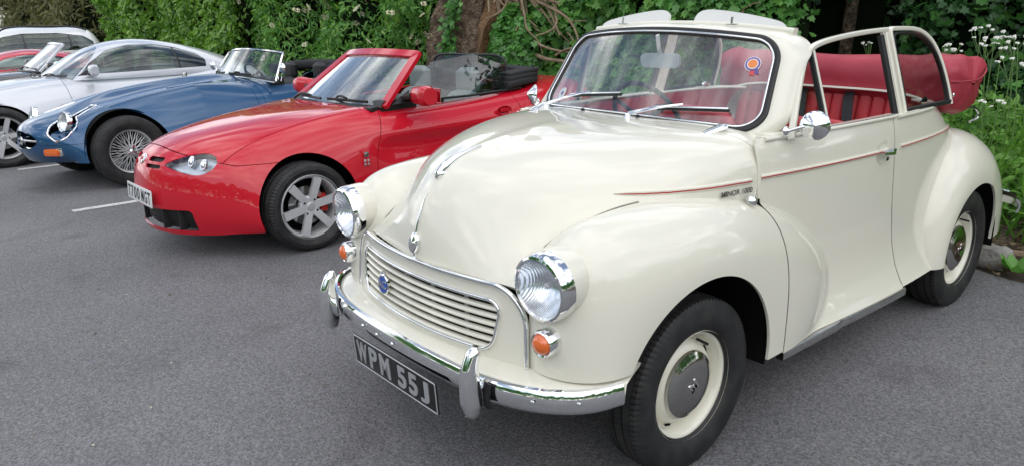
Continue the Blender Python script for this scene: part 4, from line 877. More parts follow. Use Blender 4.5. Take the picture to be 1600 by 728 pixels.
for sg in (1, -1):
    sm = curve([(-1.955, sg*.64, 1.135), (-2.06, sg*.688, 1.135), (-2.20, sg*.692, 1.15), (-2.33, sg*.65, 1.185), (-2.385, sg*.58, 1.19)], 26); mk('bag_seam', tube(sm, 0.0035, 6), 'red_hood', minor)
    mk('bag_stud', xf(lathe([(0, .006), (.007, .005), (.009, 0)], 'y', 12), (-1.975, sg*.655, 1.075), None, (1, sg, 1)), 'chrome', minor)
    mk('hood_bracket', tube(curve([(-2.26, sg*.60, .985), (-2.40, sg*.62, .965), (-2.43, sg*.62, .93), (-2.36, sg*.61, .905)], 16), 0.007, 8), 'dull_chrome', minor)
    mk('hood_hinge', xf(lathe([(0, .012), (.016, .010), (.02, 0), (0, 0)], 'y', 14), (-1.80, sg*.60, 1.06), rotx(0), (1.8, -sg, .8)), 'chrome', minor)
rb = curve([(-2.86, .745, .40), (-3.02, .69, .40), (-3.10, .55, .40), (-3.14, .3, .40), (-3.15, 0, .40), (-3.14, -.3, .40), (-3.10, -.55, .40), (-3.02, -.69, .40), (-2.86, -.745, .40)], 80)
mk('rear_bumper', sweep(rb, bprof, (0, 0, 1)), 'chrome', minor)
# ================================================================== other parked cars: shared builders
def hull(d, nu=130, nv=70):
    """nose-to-tail shell: d = dict(s, xc, zc, xe, we, ze, n, e); sections are superelliptic arches that bow forward (or back) at the centre"""
    s = np.array(d['s'], float); f = {k: cs(s, d[k]) for k in ('xc', 'zc', 'xe', 'we', 'n')}; fz = cs(s, d['ze']) if not np.isscalar(d['ze']) else (lambda t: np.full_like(t, d['ze'])); e = d.get('e', 2.0)
    S_, T_ = np.meshgrid(np.linspace(0, 1, nu), np.linspace(0, PI/2, nv), indexing='ij')
    n = f['n'](S_); we = f['we'](S_); y = we*np.cos(T_)**(2/n); z = fz(S_)+(f['zc'](S_)-fz(S_))*np.sin(T_)**(2/n); x = f['xc'](S_)-(f['xc'](S_)-f['xe'](S_))*(y/we)**e
    P = np.stack([x, y, z], -1)
    if 'post' in d: P = d['post'](P)
    full = np.concatenate([P*np.array([1, -1, 1]), P[:, ::-1][:, 1:]], 1); M = grid(full)
    if M[1][len(M[1])//2][2] < 0: M = (M[0], -M[1], [q[::-1] for q in M[2]])
    return M
def split(M, f, gap=0.004): return clip(M, lambda V: f(V)-gap/2), clip(M, lambda V: -f(V)-gap/2)
def shift(M, d): return M[0]+M[1]*d, M[1], M[2]
def place(root, x, y, yaw=0.0): root.location = (x, y, gz(y)); root.rotation_euler = (math.atan(SLOPE), 0, yaw)
def screen_surf(bc, be, tc_, te):
    """windscreen through centre base/edge base/centre top/edge top (x, y, z)"""
    bc, be, tc_, te = (np.array(q, float) for q in (bc, be, tc_, te))
    def f(a, b):
        a = np.asarray(a, float)[..., None]; b = np.asarray(b, float)[..., None]; w = a*a
        B = bc*(1-w)+np.array([be[0], 0, be[2]])*w; T = tc_*(1-w)+np.array([te[0], 0, te[2]])*w; Q = B*(1-b)+T*b
        Q[..., 1:2] = a*(be[1]*(1-b)+te[1]*b); return Q
    return f
def screen(root, f, gmat, fmat, w_side=0.045, w_top=0.05, seal=True, depth=0.03):
    a, b = np.meshgrid(np.linspace(-1, 1, 30), np.linspace(0, 1, 14), indexing='ij'); M = grid(f(a, b))
    if M[1][:, 0].mean() < 0: M = (M[0], -M[1], [q[::-1] for q in M[2]])
    g_ = mk('windscreen', shell(M, 0.004), gmat, root); nn = M[1].mean(0)
    t = np.linspace(0, 1, 16); pth = np.concatenate([f(np.full(16, -1.0), t)[:-1], f(np.linspace(-1, 1, 40), np.ones(40)), f(np.full(16, 1.0), t[::-1])[1:]])
    sc = np.r_[np.full(13, w_side), np.linspace(w_side, w_top, 4), np.full(len(pth)-34, w_top), np.linspace(w_top, w_side, 4), np.full(13, w_side)]
    mk('windscreen_frame', sweep(pth, rrect(1, depth, depth*0.3), nn, scale=np.c_[sc, np.ones(len(sc))]), fmat, root)
    if seal: mk('screen_seal', sweep(f(np.linspace(-1, 1, 30), np.zeros(30)+0.005), rrect(0.03, 0.02, 0.006), nn), 'black_rubber', g_)
    return g_
def both(M): return (M, mir(M))
def liners(root, axles, r, y0, y1, zc):
    al_ = np.linspace(R(-10), R(190), 40)
    for ax in axles:
        G = np.stack([np.stack([ax+r*np.cos(al_), np.full_like(al_, y_), zc+r*np.sin(al_)], -1) for y_ in (y0, y1)], 1)
        wall = extrude_poly(np.c_[ax+r*np.cos(al_), zc+r*np.sin(al_)], y0-0.01, y0, 'y')
        for m_ in both(join((grid(G)[0], None, grid(G)[2]), wall)): mk('wheel_arch_liner', m_, 'dark_void', root)
def arches(M, axles, r, zc, ymin=0.45):
    for ax in axles: M = clip(M, lambda V: np.maximum(np.hypot(V[:, 0]-ax, V[:, 2]-zc)-r, ymin-np.abs(V[:, 1])))
    return M
def wheel(root, loc, far, tyre_m, build):
    w = empty('wheel', loc); w.parent = root
    if far: w.rotation_euler = (0, 0, PI)
    mk('tyre', tyre_m, 'tyre', w, auto=30); build(w); return w
def spoked_alloy(r, nsp, mat='alloy', w0=0.040, w1=0.052, nuts=4, dish=0.045, caliper='brake_red', twist=0.0):
    def b(w):
        mk('rim', lathe([(r+.006, .085), (r+.012, .080), (r+.008, .070), (r-.008, .066), (r-.016, .050), (r-.020, .0), (r-.022, -.07)], 'y', 56), mat, w)
        for k in range(nsp):
            a = 2*PI*k/nsp+0.2+twist; p = np.array([(0.03, dish-.004, 0), (r*.45, dish+.006, 0), (r*.8, dish+.012, 0), (r-.008, dish+.012, 0)]); q = p@roty(a).T
            mk('spoke', sweep(q, rrect(1, .026, .008), (0, 1, 0), scale=np.c_[np.linspace(w0, w1, 4), np.ones(4)]), mat, w)
        hb = mk('hub', lathe([(0, dish+.012), (.028, dish+.011), (.034, dish+.007), (.062, dish+.006), (.070, dish-.002), (.072, dish-.03)], 'y', 32), mat, w)
        mk('centre_cap', lathe([(0, dish+.018), (.022, dish+.017), (.027, dish+.011)], 'y', 24), 'silver_letters', w)
        for k in range(nuts): a = 2*PI*k/nuts+0.6; mk('wheel_nut', xf(lathe([(0, .012), (.006, .011), (.010, .0), (.013, -.001)], 'y', 10), (.052*math.cos(a), dish+.006, .052*math.sin(a))), 'black_plastic', w)
        mk('brake_disc', lathe([(.13, -.005), (.13, .005), (.05, .006), (.05, -.01)], 'y', 36), 'dull_chrome', w)
        if caliper:
            aa_ = np.linspace(R(150), R(205), 10) if w.rotation_euler[2] < 1 else np.linspace(R(-25), R(30), 10)
            mk('brake_caliper', sweep(np.stack([.118*np.cos(-aa_), np.full(10, .016), .118*np.sin(aa_)], -1), rrect(.05, .04, .012), (0, 1, 0)), caliper, w)
        mk('wheel_back', lathe([(r-.02, -.06), (0, -.06)], 'y', 32), 'dark_void', w)
    return b
def seat(root, x, y, z0, col, top=0.55, w=0.48, lean=0.16, head=True):
    s_ = empty('seat', (x, y, z0)); s_.parent = root
    t = np.linspace(0, 1, 16); wd = np.interp(t, [0, .1, .5, .8, .95, 1], [.8, 1, 1, .86, .62, .35])
    mk('seat_back', sweep(np.stack([-lean*t, 0*t, top*t], 1), rrect(w, .14, .05, 5), (1, 0, lean/top), scale=np.c_[wd, np.interp(t, [0, .9, 1], [1, .8, .4])]), col, s_)
    if head:
        hd_ = mk('headrest', sweep(np.stack([-lean-.015+0*t, 0*t, top-.02+.20*t], 1), rrect(w*.52, .10, .045, 5), (1, 0, .1), scale=np.c_[np.interp(t, [0, .15, .8, 1], [.7, .95, 1, .55]), np.interp(t, [0, .15, .85, 1], [.7, 1, .9, .4])]), col, s_)
    mk('seat_cushion', box((.22, 0, -.02), (.48, w, .14), .05), col, s_)
    return s_
def steering(root, loc, tilt=-65, r=.185):
    s_ = empty('steering_wheel', loc); s_.parent = root; s_.rotation_euler = (0, R(tilt), 0); a = np.linspace(0, 2*PI, 48, endpoint=False)
    mk('wheel_rim', sweep(np.c_[r*np.cos(a), r*np.sin(a), 0*a], circ(.014, 8), (0, 0, 1), closed=True), 'black_plastic', s_)
    for k in range(3): mk('spoke', sweep(np.array([(0, 0, -.02), (r*math.cos(k*2.09+PI), r*math.sin(k*2.09+PI), 0)]), rrect(.03, .01, .003), (0, 0, 1)), 'black_plastic', s_)
    mk('wheel_boss', lathe([(0, .012), (.05, .004), (.05, -.03), (.03, -.28)], 'z', 20), 'black_plastic', s_)
def wiper_simple(root, p0, p1, p2):
    w = empty('wiper'); w.parent = root; p0, p1, p2 = map(np.array, (p0, p1, p2)); m_ = (p1+p2)/2
    mk('wiper_arm', tube(curve([p0, p0*.5+m_*.5+np.array([0.01, 0, .03]), m_+np.array([0, 0, .012])], 10), .009, 6), 'black_plastic', w)
    mk('wiper_blade', sweep(np.array([p1, m_, p2]), rrect(.014, .020, .004), (0, 0, 1)), 'black_rubber', w)

# ================================================================== red roadster
mg = tag(empty('red_roadster'), 'red open two-seater with silver six-spoke wheels and folded black hood beside the cream car', 'car')
RP = 'red_paint'; place(mg, -0.19, -3.26, R(1.0)); ZA = 0.292
mgd = dict(s=[0, .05, .10, .15, .21, .28, .38, .52, .70, .82, .90, .96, 1], xc=[.785, .825, .825, .775, .62, .42, .06, -.56, -1.5, -2.35, -2.85, -3.03, -3.02], zc=[.165, .30, .46, .62, .725, .785, .845, .885, .90, .955, .93, .70, .22],
           xe=[.30, .30, .27, .21, .10, -.03, -.26, -.70, -1.55, -2.3, -2.68, -2.80, -2.80], we=[.735, .765, .785, .798, .808, .813, .814, .812, .812, .812, .79, .76, .72], ze=.165, n=[2.6, 2.8, 2.9, 3.0, 3.1, 3.3, 3.8, 5.4, 7.0, 6.0, 4.0, 3.0, 2.6], e=2.3)
def mg_post(P):
    y = np.abs(P[..., 1]); x = P[..., 0]; z = P[..., 2]
    P[..., 1] -= 0.028*np.exp(-((z-.60)/.10)**2)*np.clip((-x-.45)/.2, 0, 1)*np.clip((y-.6)/.1, 0, 1)        # waist hollow along the doors
    P[..., 1] += 0.018*np.exp(-((z-.70)/.06)**2)*np.clip((-x-.45)/.2, 0, 1)*np.clip((y-.6)/.1, 0, 1)
    P[..., 2] += 0.018*np.exp(-((y-.60)/.10)**2)*np.clip((.55-x)/.3, 0, 1)*np.clip((x+.75)/.2, 0, 1)      # wing tops stand above the bonnet
    return P
mgd['post'] = mg_post
mh_ = hull(mgd, 190, 110); mh_ = arches(mh_, (0.0, -2.375), 0.338, ZA+.012)
cab = lambda V: np.maximum(np.maximum(np.abs(V[:, 1])-.655, V[:, 0]+.80), np.maximum(-2.05-V[:, 0], .70-V[:, 2]))
cab2 = lambda V: np.maximum(np.maximum(np.abs(V[:, 1])-.56, V[:, 0]+.52), np.maximum(-2.05-V[:, 0], .70-V[:, 2]))
mh_ = clip(clip(mh_, cab), cab2)
f_bump = lambda V: np.minimum(.60+.105*np.clip(1-(V[:, 1]/.62)**2, 0, 1)-V[:, 2], V[:, 0]-.12)
bump, rest = split(mh_, f_bump, .004)
# headlight outline, projected along its own axis
hd_d = np.array([.72, .52, .46]); hd_d /= np.linalg.norm(hd_d); hd_a = np.cross((0, 0, 1), hd_d); hd_a /= np.linalg.norm(hd_a); hd_b = np.cross(hd_d, hd_a); hd_c = np.array([.63, .475, .650])
def drop(V, grow=0.0):
    q = V*np.array([1, 1, 1])-hd_c; q = np.where(V[:, 1:2] > 0, q, V*np.array([1, -1, 1])-hd_c); a = q@hd_a; b = q@hd_b; a = -a  # a grows towards the centre of the car
    t = np.clip((a+.135)/.36, 0, 1); half = .074*np.sqrt(np.clip(1-((t-.30)/.30)**2, 0, 1))*(t < .30)+.074*(1-(np.clip(t-.30, 0, 1)/.70)**1.5)*(t >= .30); mid = .010-.055*t+.03*t*t
    return np.minimum(half+grow-np.abs(b-mid), np.minimum(a+.135+grow, .225+grow-a))
on_front = lambda V: V[:, 0] > 0.0
bump = clip(bump, lambda V: np.where(on_front(V), -drop(V)-.002, 1)); rest2 = clip(rest, lambda V: np.where(on_front(V), -drop(V)-.002, 1))
lens_src = clip(mh_, lambda V: np.where(on_front(V), drop(V), -1))
# openings in the bumper
ga = lambda V: np.where(V[:, 0] > .3, rr_sd(np.abs(V[:, 1]), V[:, 2], 0.0, .262, .47, .072, .03, 0), 1)
sl1 = lambda V: np.where(V[:, 0] > .4, rr_sd(np.abs(V[:, 1]), V[:, 2], .165, .640, .085, .014, .010), 1); sl2 = lambda V: np.where(V[:, 0] > .4, rr_sd(np.abs(V[:, 1]), V[:, 2], .165, .598, .085, .012, .010), 1)
pbr('grille_black', (.010, .010, .011), .6, bump=(120, .6, .004))
bump = clip(clip(clip(bump, ga), sl1), sl2)
mk('front_bumper', shell(bump, .010), RP, mg)
f_bon = lambda V: np.minimum(np.minimum(.565+.05*np.clip(-V[:, 0], 0, 1)-np.abs(V[:, 1]), V[:, 0]+.53), V[:, 2]-.60)
bon, rest3 = split(rest2, f_bon, .004); mk('bonnet', shell(bon, .010), RP, mg)
f_df = lambda V: -V[:, 0]-(.50+.16*np.clip((V[:, 2]-.45)/.45, 0, 1.2)**1.6); f_dr = lambda V: V[:, 0]+1.80+.09*np.sin(np.clip((V[:, 2]-.2)/.7, 0, 1)*PI)
f_door = lambda V: np.minimum(np.minimum(f_df(V), f_dr(V)), np.minimum(V[:, 2]-.215, np.abs(V[:, 1])-.55))
dr_, rest4 = split(rest3, f_door, .005)
mgdoors = []
for sg in (1, -1): mgdoors.append(mk('door', shell(clip(dr_, lambda V: sg*V[:, 1]), .012), RP, mg))
fw_, rear_ = clip(rest4, lambda V: V[:, 0]+1.2), clip(rest4, lambda V: -V[:, 0]-1.2)
for sg in (1, -1): mk('front_wing', shell(clip(fw_, lambda V: sg*V[:, 1]), .010), RP, mg)
mk('rear_body', shell(rear_, .010), RP, mg)
liners(mg, (0, -2.375), .350, .44, .695, ZA+.012)
mk('underbody', box((-1.2, 0, .215), (2.6, 1.2, .05)), 'dark_void', mg); mk('engine_bay', box((-.15, 0, .48), (.9, .86, .46)), 'dark_void', mg)
gsrc = clip(clip(mh_, f_bump), lambda V: np.where(V[:, 0] > .3, -ga(V)+.012, -1)); mk('grille_mesh', shift(gsrc, -.055), 'grille_black', mg)
for y_ in (-.34, -.20, .20, .34):
    q = gsrc[0][np.argsort(abs(gsrc[0][:, 1]-y_))[:14]].mean(0); mk('grille_bar', box((q[0]-.050, y_, .262), (.05, .016, .142), .004), 'black_plastic', mg)
for z_ in (.235, .262, .289): mk('grille_bar', sweep(np.stack([np.array([.755-1.0*y_*y_, y_, z_]) for y_ in np.linspace(-.19, .19, 9)]), rrect(.02, .006, .002, 2), (0, 0, 1)), 'black_plastic', mg)
for sl in (sl1, sl2):
    ssrc = clip(clip(mh_, f_bump), lambda V: np.where(V[:, 0] > .4, -sl(V)+.006, -1))
    for sg in (1, -1): mk('slot_recess', shift(clip(ssrc, lambda V: sg*V[:, 1]), -.022), 'grille_black', mg)
for sg in (1, -1):
    l_ = clip(lens_src, lambda V: sg*V[:, 1]); h_ = empty('headlight', (0, 0, 0)); h_.parent = mg
    mk('lamp_housing', shift(l_, -.05), 'housing_grey' if 'housing_grey' in MAT else pbr('housing_grey', (.50, .53, .56), .28, .5), h_)
    mk('lens_cover', shell(shift(l_, -.002), .003), 'lamp_glass', h_)
    for da, db in ((-.035, .012), (.055, -.008)):
        c_ = hd_c+hd_a*da+hd_b*db-hd_d*.075; c_ = c_*np.array([1, sg, 1]); dd = hd_d*np.array([1, sg, 1]); zq = Vector(dd).to_track_quat('X', 'Z').to_matrix()
        mk('projector', xf(xf(lathe([(0, .03), (.016, .026), (.022, .018), (.028, .018), (.032, .012), (.032, 0)], 'x', 24), scale=(1, .7, 1.25)), c_, np.array(zq)), 'chrome', h_)
nb = mk('nose_badge', xf(xf(lathe([(0, .006), (.03, .005), (.038, .0), (.038, -.006)], 'x', 8), (0, 0, 0), None, (1, 1.0, 1.0)), (.772, 0, .630), roty(R(-32))), 'chrome', mg)
mk('badge_face', xf(text_mesh('MG', .030, .001, .9, .001), (.779, 0, .634), roty(R(-32))@FRONT), 'brake_red', nb)
pl_ = empty('number_plate', (.830, 0, .40)); pl_.parent = mg; pl_.rotation_euler = (0, R(-4), 0)
mk('plate', box((0, 0, 0), (.005, .52, .111), .002), 'plate_white', pl_)
for ch, y_ in zip('T700MGT', (-.215, -.148, -.081, -.014, .078, .146, .213)): mk('plate_character', fit_char(ch, .054, .079, (.003, y_, 0), .0008, .002), 'plate_black', pl_, flat=True)
tm = tyre_mesh(.292, .20, .208, 80)
for x_, y_, far in ((0, .705, 0), (-2.375, .705, 0), (0, -.705, 1), (-2.375, -.705, 1)): wheel(mg, (x_, y_, ZA), far, tm, spoked_alloy(.203, 6, w0=.045, w1=.058, dish=.055))
ms = screen_surf((-.545, 0, .868), (-.665, .665, .868), (-1.035, 0, 1.222), (-1.085, .50, 1.207)); screen(mg, ms, 'screen_glass', RP, .080, .070)
tpf = ms(np.linspace(-1, 1, 30), np.full(30, 1.0))+np.array([-.035, 0, .008]); mk('header_trim', sweep(tpf, rrect(.05, .03, .01), (0, 0, 1)), 'black_plastic', mg)
mk('scuttle_grille', sweep(ms(np.linspace(-.97, .97, 24), np.zeros(24))+np.array([.04, 0, -.008]), rrect(.10, .03, .012), (0, 0, 1)), 'black_plastic', mg)
wiper_simple(mg, (-.60, .10, .90), tuple(ms(np.array(.10), np.array(.06))+np.array([.02, 0, .02])), tuple(ms(np.array(.80), np.array(.05))+np.array([.02, 0, .02])))
wiper_simple(mg, (-.56, -.50, .885), tuple(ms(np.array(-.70), np.array(.05))+np.array([.02, 0, .02])), tuple(ms(np.array(-.05), np.array(.05))+np.array([.02, 0, .02])))
for y_ in (.30, -.30): mk('washer_jet', box((-.33, y_, .868), (.02, .02, .012), .004), 'black_plastic', mg)
for sg, dr in ((1, mgdoors[0]), (-1, mgdoors[1])):
    g0 = [(-.80, .705, .905), (-.96, .66, 1.02), (-1.135, .60, 1.155), (-1.30, .575, 1.19), (-1.55, .575, 1.195), (-1.72, .585, 1.17), (-1.80, .60, 1.11), (-1.93, .66, .915), (-1.40, .695, .900)]
    V = np.array(g0)*np.array([1, sg, 1]); mk('side_glass', (V, None, [tuple(range(9))]), 'side_glass', dr, flat=True)
    mk('window_seal', sweep(np.array([(-.79, sg*.715, .898), (-1.4, sg*.705, .895), (-1.95, sg*.675, .912)]), rrect(.03, .016, .005), (0, 0, 1)), 'black_rubber', dr)
    sa_ = np.array([(-.72, .70, .885), (-.86, .712, .895), (-.875, .69, .975), (-.80, .69, .93)])*np.array([1, sg, 1]); mk('mirror_sail', (np.vstack([sa_, sa_-np.array([0, sg*.012, 0])]), None, [(0, 1, 2, 3), (7, 6, 5, 4), (0, 4, 5, 1), (1, 5, 6, 2), (2, 6, 7, 3), (3, 7, 4, 0)]), 'black_plastic', dr)
    wm = empty('wing_mirror', (-.84, sg*.88, .945)); wm.parent = mg; wm.scale = (1.35,)*3; t = np.linspace(0, 1, 14)
    mk('mirror_shell', sweep(np.stack([-.02+.02*t, sg*(-.085+.175*t), 0*t+.004*t], 1), rrect(.095, .105, .04, 5), (0, 0, 1), scale=np.c_[np.interp(t, [0, .15, .7, 1], [.45, .8, 1, .8]), np.interp(t, [0, .15, .8, 1], [.5, .85, 1, .8])]), RP, wm)
    mk('mirror_stalk', sweep(np.array([(0, sg*-.15, -.02), (0, sg*-.06, 0)]), rrect(.06, .03, .01), (0, 0, 1)), 'black_plastic', wm)
    mk('mirror_glass', box((-.066, sg*.02, 0), (.004, .13, .075), .001), 'chrome', wm)
    hd = empty('door_handle', (-1.66, sg*.805, .765)); hd.parent = mg
    mk('handle_dish', xf(lathe([(0, -.012), (.05, -.010), (.072, .004), (.078, .004)], 'y', 28), (0, 0, 0), None, (1, sg, .48)), RP, hd); mk('handle_flap', box((-.005, sg*.002, .004), (.09, .012, .030), .005), RP, hd)
    wb = mk('wing_badge', box((-.415, sg*.817, .535), (.042, .004, .040), .001), 'silver_letters', mg)
    for dz in (0,): mk('flag_cross', join(box((-.415, sg*.8195, .535), (.042, .002, .009)), box((-.415, sg*.8195, .535), (.009, .002, .040))), 'brake_red', wb)
    mk('wing_badge', box((-.415, sg*.817, .588), (.036, .004, .034), .001), 'dull_chrome', mg)
    mk('door_card', box((-1.30, sg*.66, .60), (1.10, .04, .44), .01), 'grey_leather', dr)
for y_ in (.34, -.34): seat(mg, -1.46, y_, .40, 'grey_leather', .50, .50, .20)
mk('dashboard', sweep(np.stack([np.array([-.80, y_, .845]) for y_ in np.linspace(-.66, .66, 12)]), rrect(.30, .14, .05), (0, 0, 1)), 'black_plastic', mg)
mk('cabin_tub', box((-1.4, 0, .33), (1.4, 1.3, .03)), 'dark_cloth', mg); mk('rear_bulkhead', box((-1.93, 0, .62), (.04, 1.3, .52)), 'dark_cloth', mg)
steering(mg, (-.98, -.34, .88))
for i, (zz_, xx_, hh) in enumerate([(.945, -2.10, .06), (.985, -2.12, .05), (1.02, -2.16, .035)]):
    pth = curve([(-1.80-.02*i, .60, zz_-.005), (-2.05-.03*i, .57, zz_+.02), (xx_-.12, .40, zz_+.012), (xx_-.16, 0, zz_+.018), (xx_-.12, -.40, zz_+.012), (-2.05-.03*i, -.57, zz_+.02), (-1.80-.02*i, -.60, zz_-.005)], 40)
    mk('folded_hood', sweep(pth, rrect(.22-.03*i, hh, hh*.4), (0, 0, 1)), 'dark_cloth', mg)
for sg in (1, -1): mk('hood_bow', sweep(curve([(-1.86, sg*.63, .93), (-2.02, sg*.60, 1.0), (-2.22, sg*.50, 1.045), (-2.34, sg*.40, 1.05)], 16), rrect(.03, .03, .008), (0, 0, 1)), 'black_plastic', mg)
wd_ = curve([(-1.95, .50, .92), (-1.95, .50, 1.10), (-1.95, .43, 1.155), (-1.95, 0, 1.165), (-1.95, -.43, 1.155), (-1.95, -.50, 1.10), (-1.95, -.50, .92)], 50)
wdo = mk('wind_deflector', (wd_, None, [tuple(range(50))]), 'dark_glass', mg, flat=True); mk('deflector_frame', tube(wd_, .010, 8), 'black_plastic', wdo)
# ================================================================== blue roadster with wire wheels
et = tag(empty('blue_roadster'), 'metallic blue vintage roadster with wire wheels and chrome-framed windscreen beside the red roadster', 'car')
BP = 'blue_paint'; place(et, .145, -6.50, R(7)); ZE = 0.335
etd = dict(s=[0, .04, .09, .15, .24, .36, .50, .62, .74, .84, .92, 1], xc=[.66, .715, .725, .66, .44, .08, -.45, -1.0, -1.6, -2.4, -3.1, -3.6], zc=[.27, .36, .50, .615, .695, .775, .855, .90, .905, .91, .84, .55],
           xe=[.44, .44, .42, .36, .22, -.02, -.50, -1.0, -1.6, -2.3, -2.9, -3.3], we=[.48, .55, .62, .675, .735, .79, .825, .83, .83, .82, .74, .52], ze=[.27, .27, .27, .265, .25, .23, .22, .22, .22, .24, .30, .45], n=[2.0, 2.1, 2.2, 2.25, 2.3, 2.4, 2.55, 2.8, 3.2, 3.0, 2.6, 2.3], e=2.2)
def et_post(P):
    x, y, z = P[..., 0], np.abs(P[..., 1]), P[..., 2]
    P[..., 2] += .075*np.exp(-((y-.53)/.155)**2)*np.clip((x+1.4)/.6, 0, 1)*np.clip((.52-x)/.45, 0, 1)*np.clip((z-.45)/.2, 0, 1)     # wing crowns
    P[..., 2] += .055*np.exp(-(y/.17)**2)*np.clip((.35-x)/.5, 0, 1)*np.clip((x+1.7)/.4, 0, 1)                                       # bonnet bulge
    return P
etd['post'] = et_post; eh = hull(etd, 190, 120); eh = arches(eh, (0, -2.65), .372, ZE+.01, .5)
ecab = lambda V: np.maximum(np.maximum(np.abs(V[:, 1])-.60, V[:, 0]+1.66), np.maximum(-2.70-V[:, 0], .72-V[:, 2])); eh = clip(eh, ecab)
mouth = lambda V: np.where(V[:, 0] > .55, np.hypot(V[:, 1]/.30, (V[:, 2]-.475)/.085)-1, 1); eh = clip(eh, lambda V: .1*mouth(V))
# headlamp recesses, outline seen from the front quarter
ed = np.array([.80, .36, .48]); ed /= np.linalg.norm(ed); ea = np.cross((0, 0, 1), ed); ea /= np.linalg.norm(ea); eb = np.cross(ed, ea); ec = np.array([.53, .465, .625])
ev = np.array([.62, .10, -.45]); ev /= np.linalg.norm(ev)
def elamp(V):
    W_ = V*np.array([1, 1, 1]); W_ = np.where(V[:, 1:2] > 0, W_, W_*np.array([1, -1, 1])); q = W_-ec; a = q@ea; b = q@eb
    t = np.clip((.13-b)/.27, 0, 1); half = .108*np.sqrt(np.clip(1-((t-.42)/.44)**2, 0, 1))*(t < .42)+.108*(1-.38*(np.clip(t-.42, 0, 1)/.58)**2)*(t >= .42)*np.sqrt(np.clip((1-t)/.18, 0, 1)).clip(0, 1)
    return np.where(V[:, 0] > .1, half-np.abs(a), -1)
elens = clip(eh, elamp); eh = clip(eh, lambda V: -elamp(V)-.001)
f_eb = lambda V: np.minimum(V[:, 0]+1.36, V[:, 2]-.255+0*V[:, 0]); ebon, erest = split(eh, f_eb, .004)
f_low = lambda V: V[:, 2]-(.455-.02*V[:, 0]); eb_u, eb_l = split(ebon, f_low, .003)
mk('bonnet', shell(eb_u, .010), BP, et); mk('lower_nose', shell(eb_l, .010), BP, et)
f_ed = lambda V: np.minimum(np.minimum(-V[:, 0]-1.44, V[:, 0]+2.25), np.minimum(V[:, 2]-.27, np.abs(V[:, 1])-.55)); edr, ebody = split(erest, f_ed, .004)
for sg in (1, -1): mk('door', shell(clip(edr, lambda V: sg*V[:, 1]), .012), BP, et)
mk('rear_body', shell(ebody, .010), BP, et)
liners(et, (0, -2.65), .386, .44, .66, ZE+.01); mk('underbody', box((-1.4, 0, .28), (3.4, 1.0, .06)), 'dark_void', et); mk('engine_bay', box((-.62, 0, .44), (1.5, .86, .32)), 'dark_void', et)
mk('mouth_recess', box((.46, 0, .46), (.2, .62, .2)), 'dark_void', et)
a_ = np.linspace(0, 2*PI, 60, endpoint=False); def_x = lambda y, z: .735-.62*abs(y)**2.0-.9*(z-.475)**2-.02
mk('mouth_trim', sweep(np.stack([np.array([.712-.70*(.30*math.cos(q))**2-.05*abs(math.sin(q)), .30*math.cos(q), .475+.085*math.sin(q)]) for q in a_]), circ(.010, 8), (1, 0, 0), closed=True), 'chrome', et)
mk('motif_bar', sweep(np.stack([np.array([.700-.60*y_*y_, y_, .475]) for y_ in np.linspace(-.28, .28, 20)]), rrect(.022, .018, .006), (0, 0, 1)), 'chrome', et)
mk('motif_badge', xf(lathe([(0, .014), (.026, .010), (.032, 0), (.03, -.01)], 'x', 24), (.706, 0, .475)), 'chrome', et)
for sg in (1, -1):
    l_ = clip(elens, lambda V: sg*V[:, 1]); h_ = empty('headlight', (0, 0, 0)); h_.parent = et
    mk('lamp_recess', (l_[0]-np.array([.055, sg*.02, .055])*np.clip((l_[0][:, :1]-.25)/.12, .1, 1)*np.clip((.62-l_[0][:, :1])/.08, .05, 1), None, l_[2]), BP, h_)
    # chrome bezel along the outline
    V = elens[0]; cnt = {}
    for f_ in l_[2]:
        for k in range(len(f_)): e_ = (min(f_[k], f_[(k+1) % len(f_)]), max(f_[k], f_[(k+1) % len(f_)])); cnt[e_] = cnt.get(e_, 0)+1
    adj = {}
    for e_, c_ in cnt.items():
        if c_ == 1: adj.setdefault(e_[0], []).append(e_[1]); adj.setdefault(e_[1], []).append(e_[0])
    if adj:
        st_ = next(iter(adj)); lp = [st_]; prev = None; cur = st_
        while True:
            nx = [q for q in adj[cur] if q != prev]
            if not nx or nx[0] == st_: break
            prev, cur = cur, nx[0]; lp.append(cur)
            if len(lp) > 2000: break
        lpv = l_[0][lp]
        if len(lpv) > 20: mk('lamp_bezel', sweep(curve(lpv[::max(1, len(lpv)//40)], 70, True), circ(.009, 8), tuple(ed*np.array([1, sg, 1])), closed=True), 'chrome', h_)
    lc = ec+np.array([-.075, .0, .020]); lc = lc*np.array([1, sg, 1]); zq = np.array(Vector((.93, sg*.12, .20)).to_track_quat('X', 'Z').to_matrix())
    mk('lamp_rim', xf(lathe([(.084, .012), (.092, .016), (.097, .006), (.097, -.03)], 'x', 36), lc, zq), 'chrome', h_)
    mk('reflector', xf(lathe([(.084, .01), (.07, -.02), (.03, -.05), (0, -.055)], 'x', 32), lc, zq), 'reflector', h_); mk('lens', xf(lathe([(0, .034), (.04, .030), (.07, .02), (.085, .008)], 'x', 32), lc, zq), 'headlamp_glass', h_)
    ic_ = empty('indicator', (.585, sg*.425, .375)); ic_.parent = et; ic_.rotation_euler = (0, 0, sg*R(32))
    mk('amber_lens', xf(box((0, 0, 0), (.05, .155, .070), .022), (0.005, 0, 0)), 'amber_lens', ic_); mk('chrome_base', box((-.018, sg*.012, 0.002), (.045, .19, .082), .020), 'chrome', ic_)
es = screen_surf((-1.46, 0, .925), (-1.61, .72, .862), (-1.68, 0, 1.205), (-1.80, .615, 1.16)); screen(et, es, 'clear_glass', 'chrome', .030, .016, True, .02)
mk('screen_base_trim', sweep(es(np.linspace(-1, 1, 30), np.zeros(30))+np.array([.012, 0, -.004]), rrect(.03, .012, .004), (0, 0, 1)), 'chrome', et)
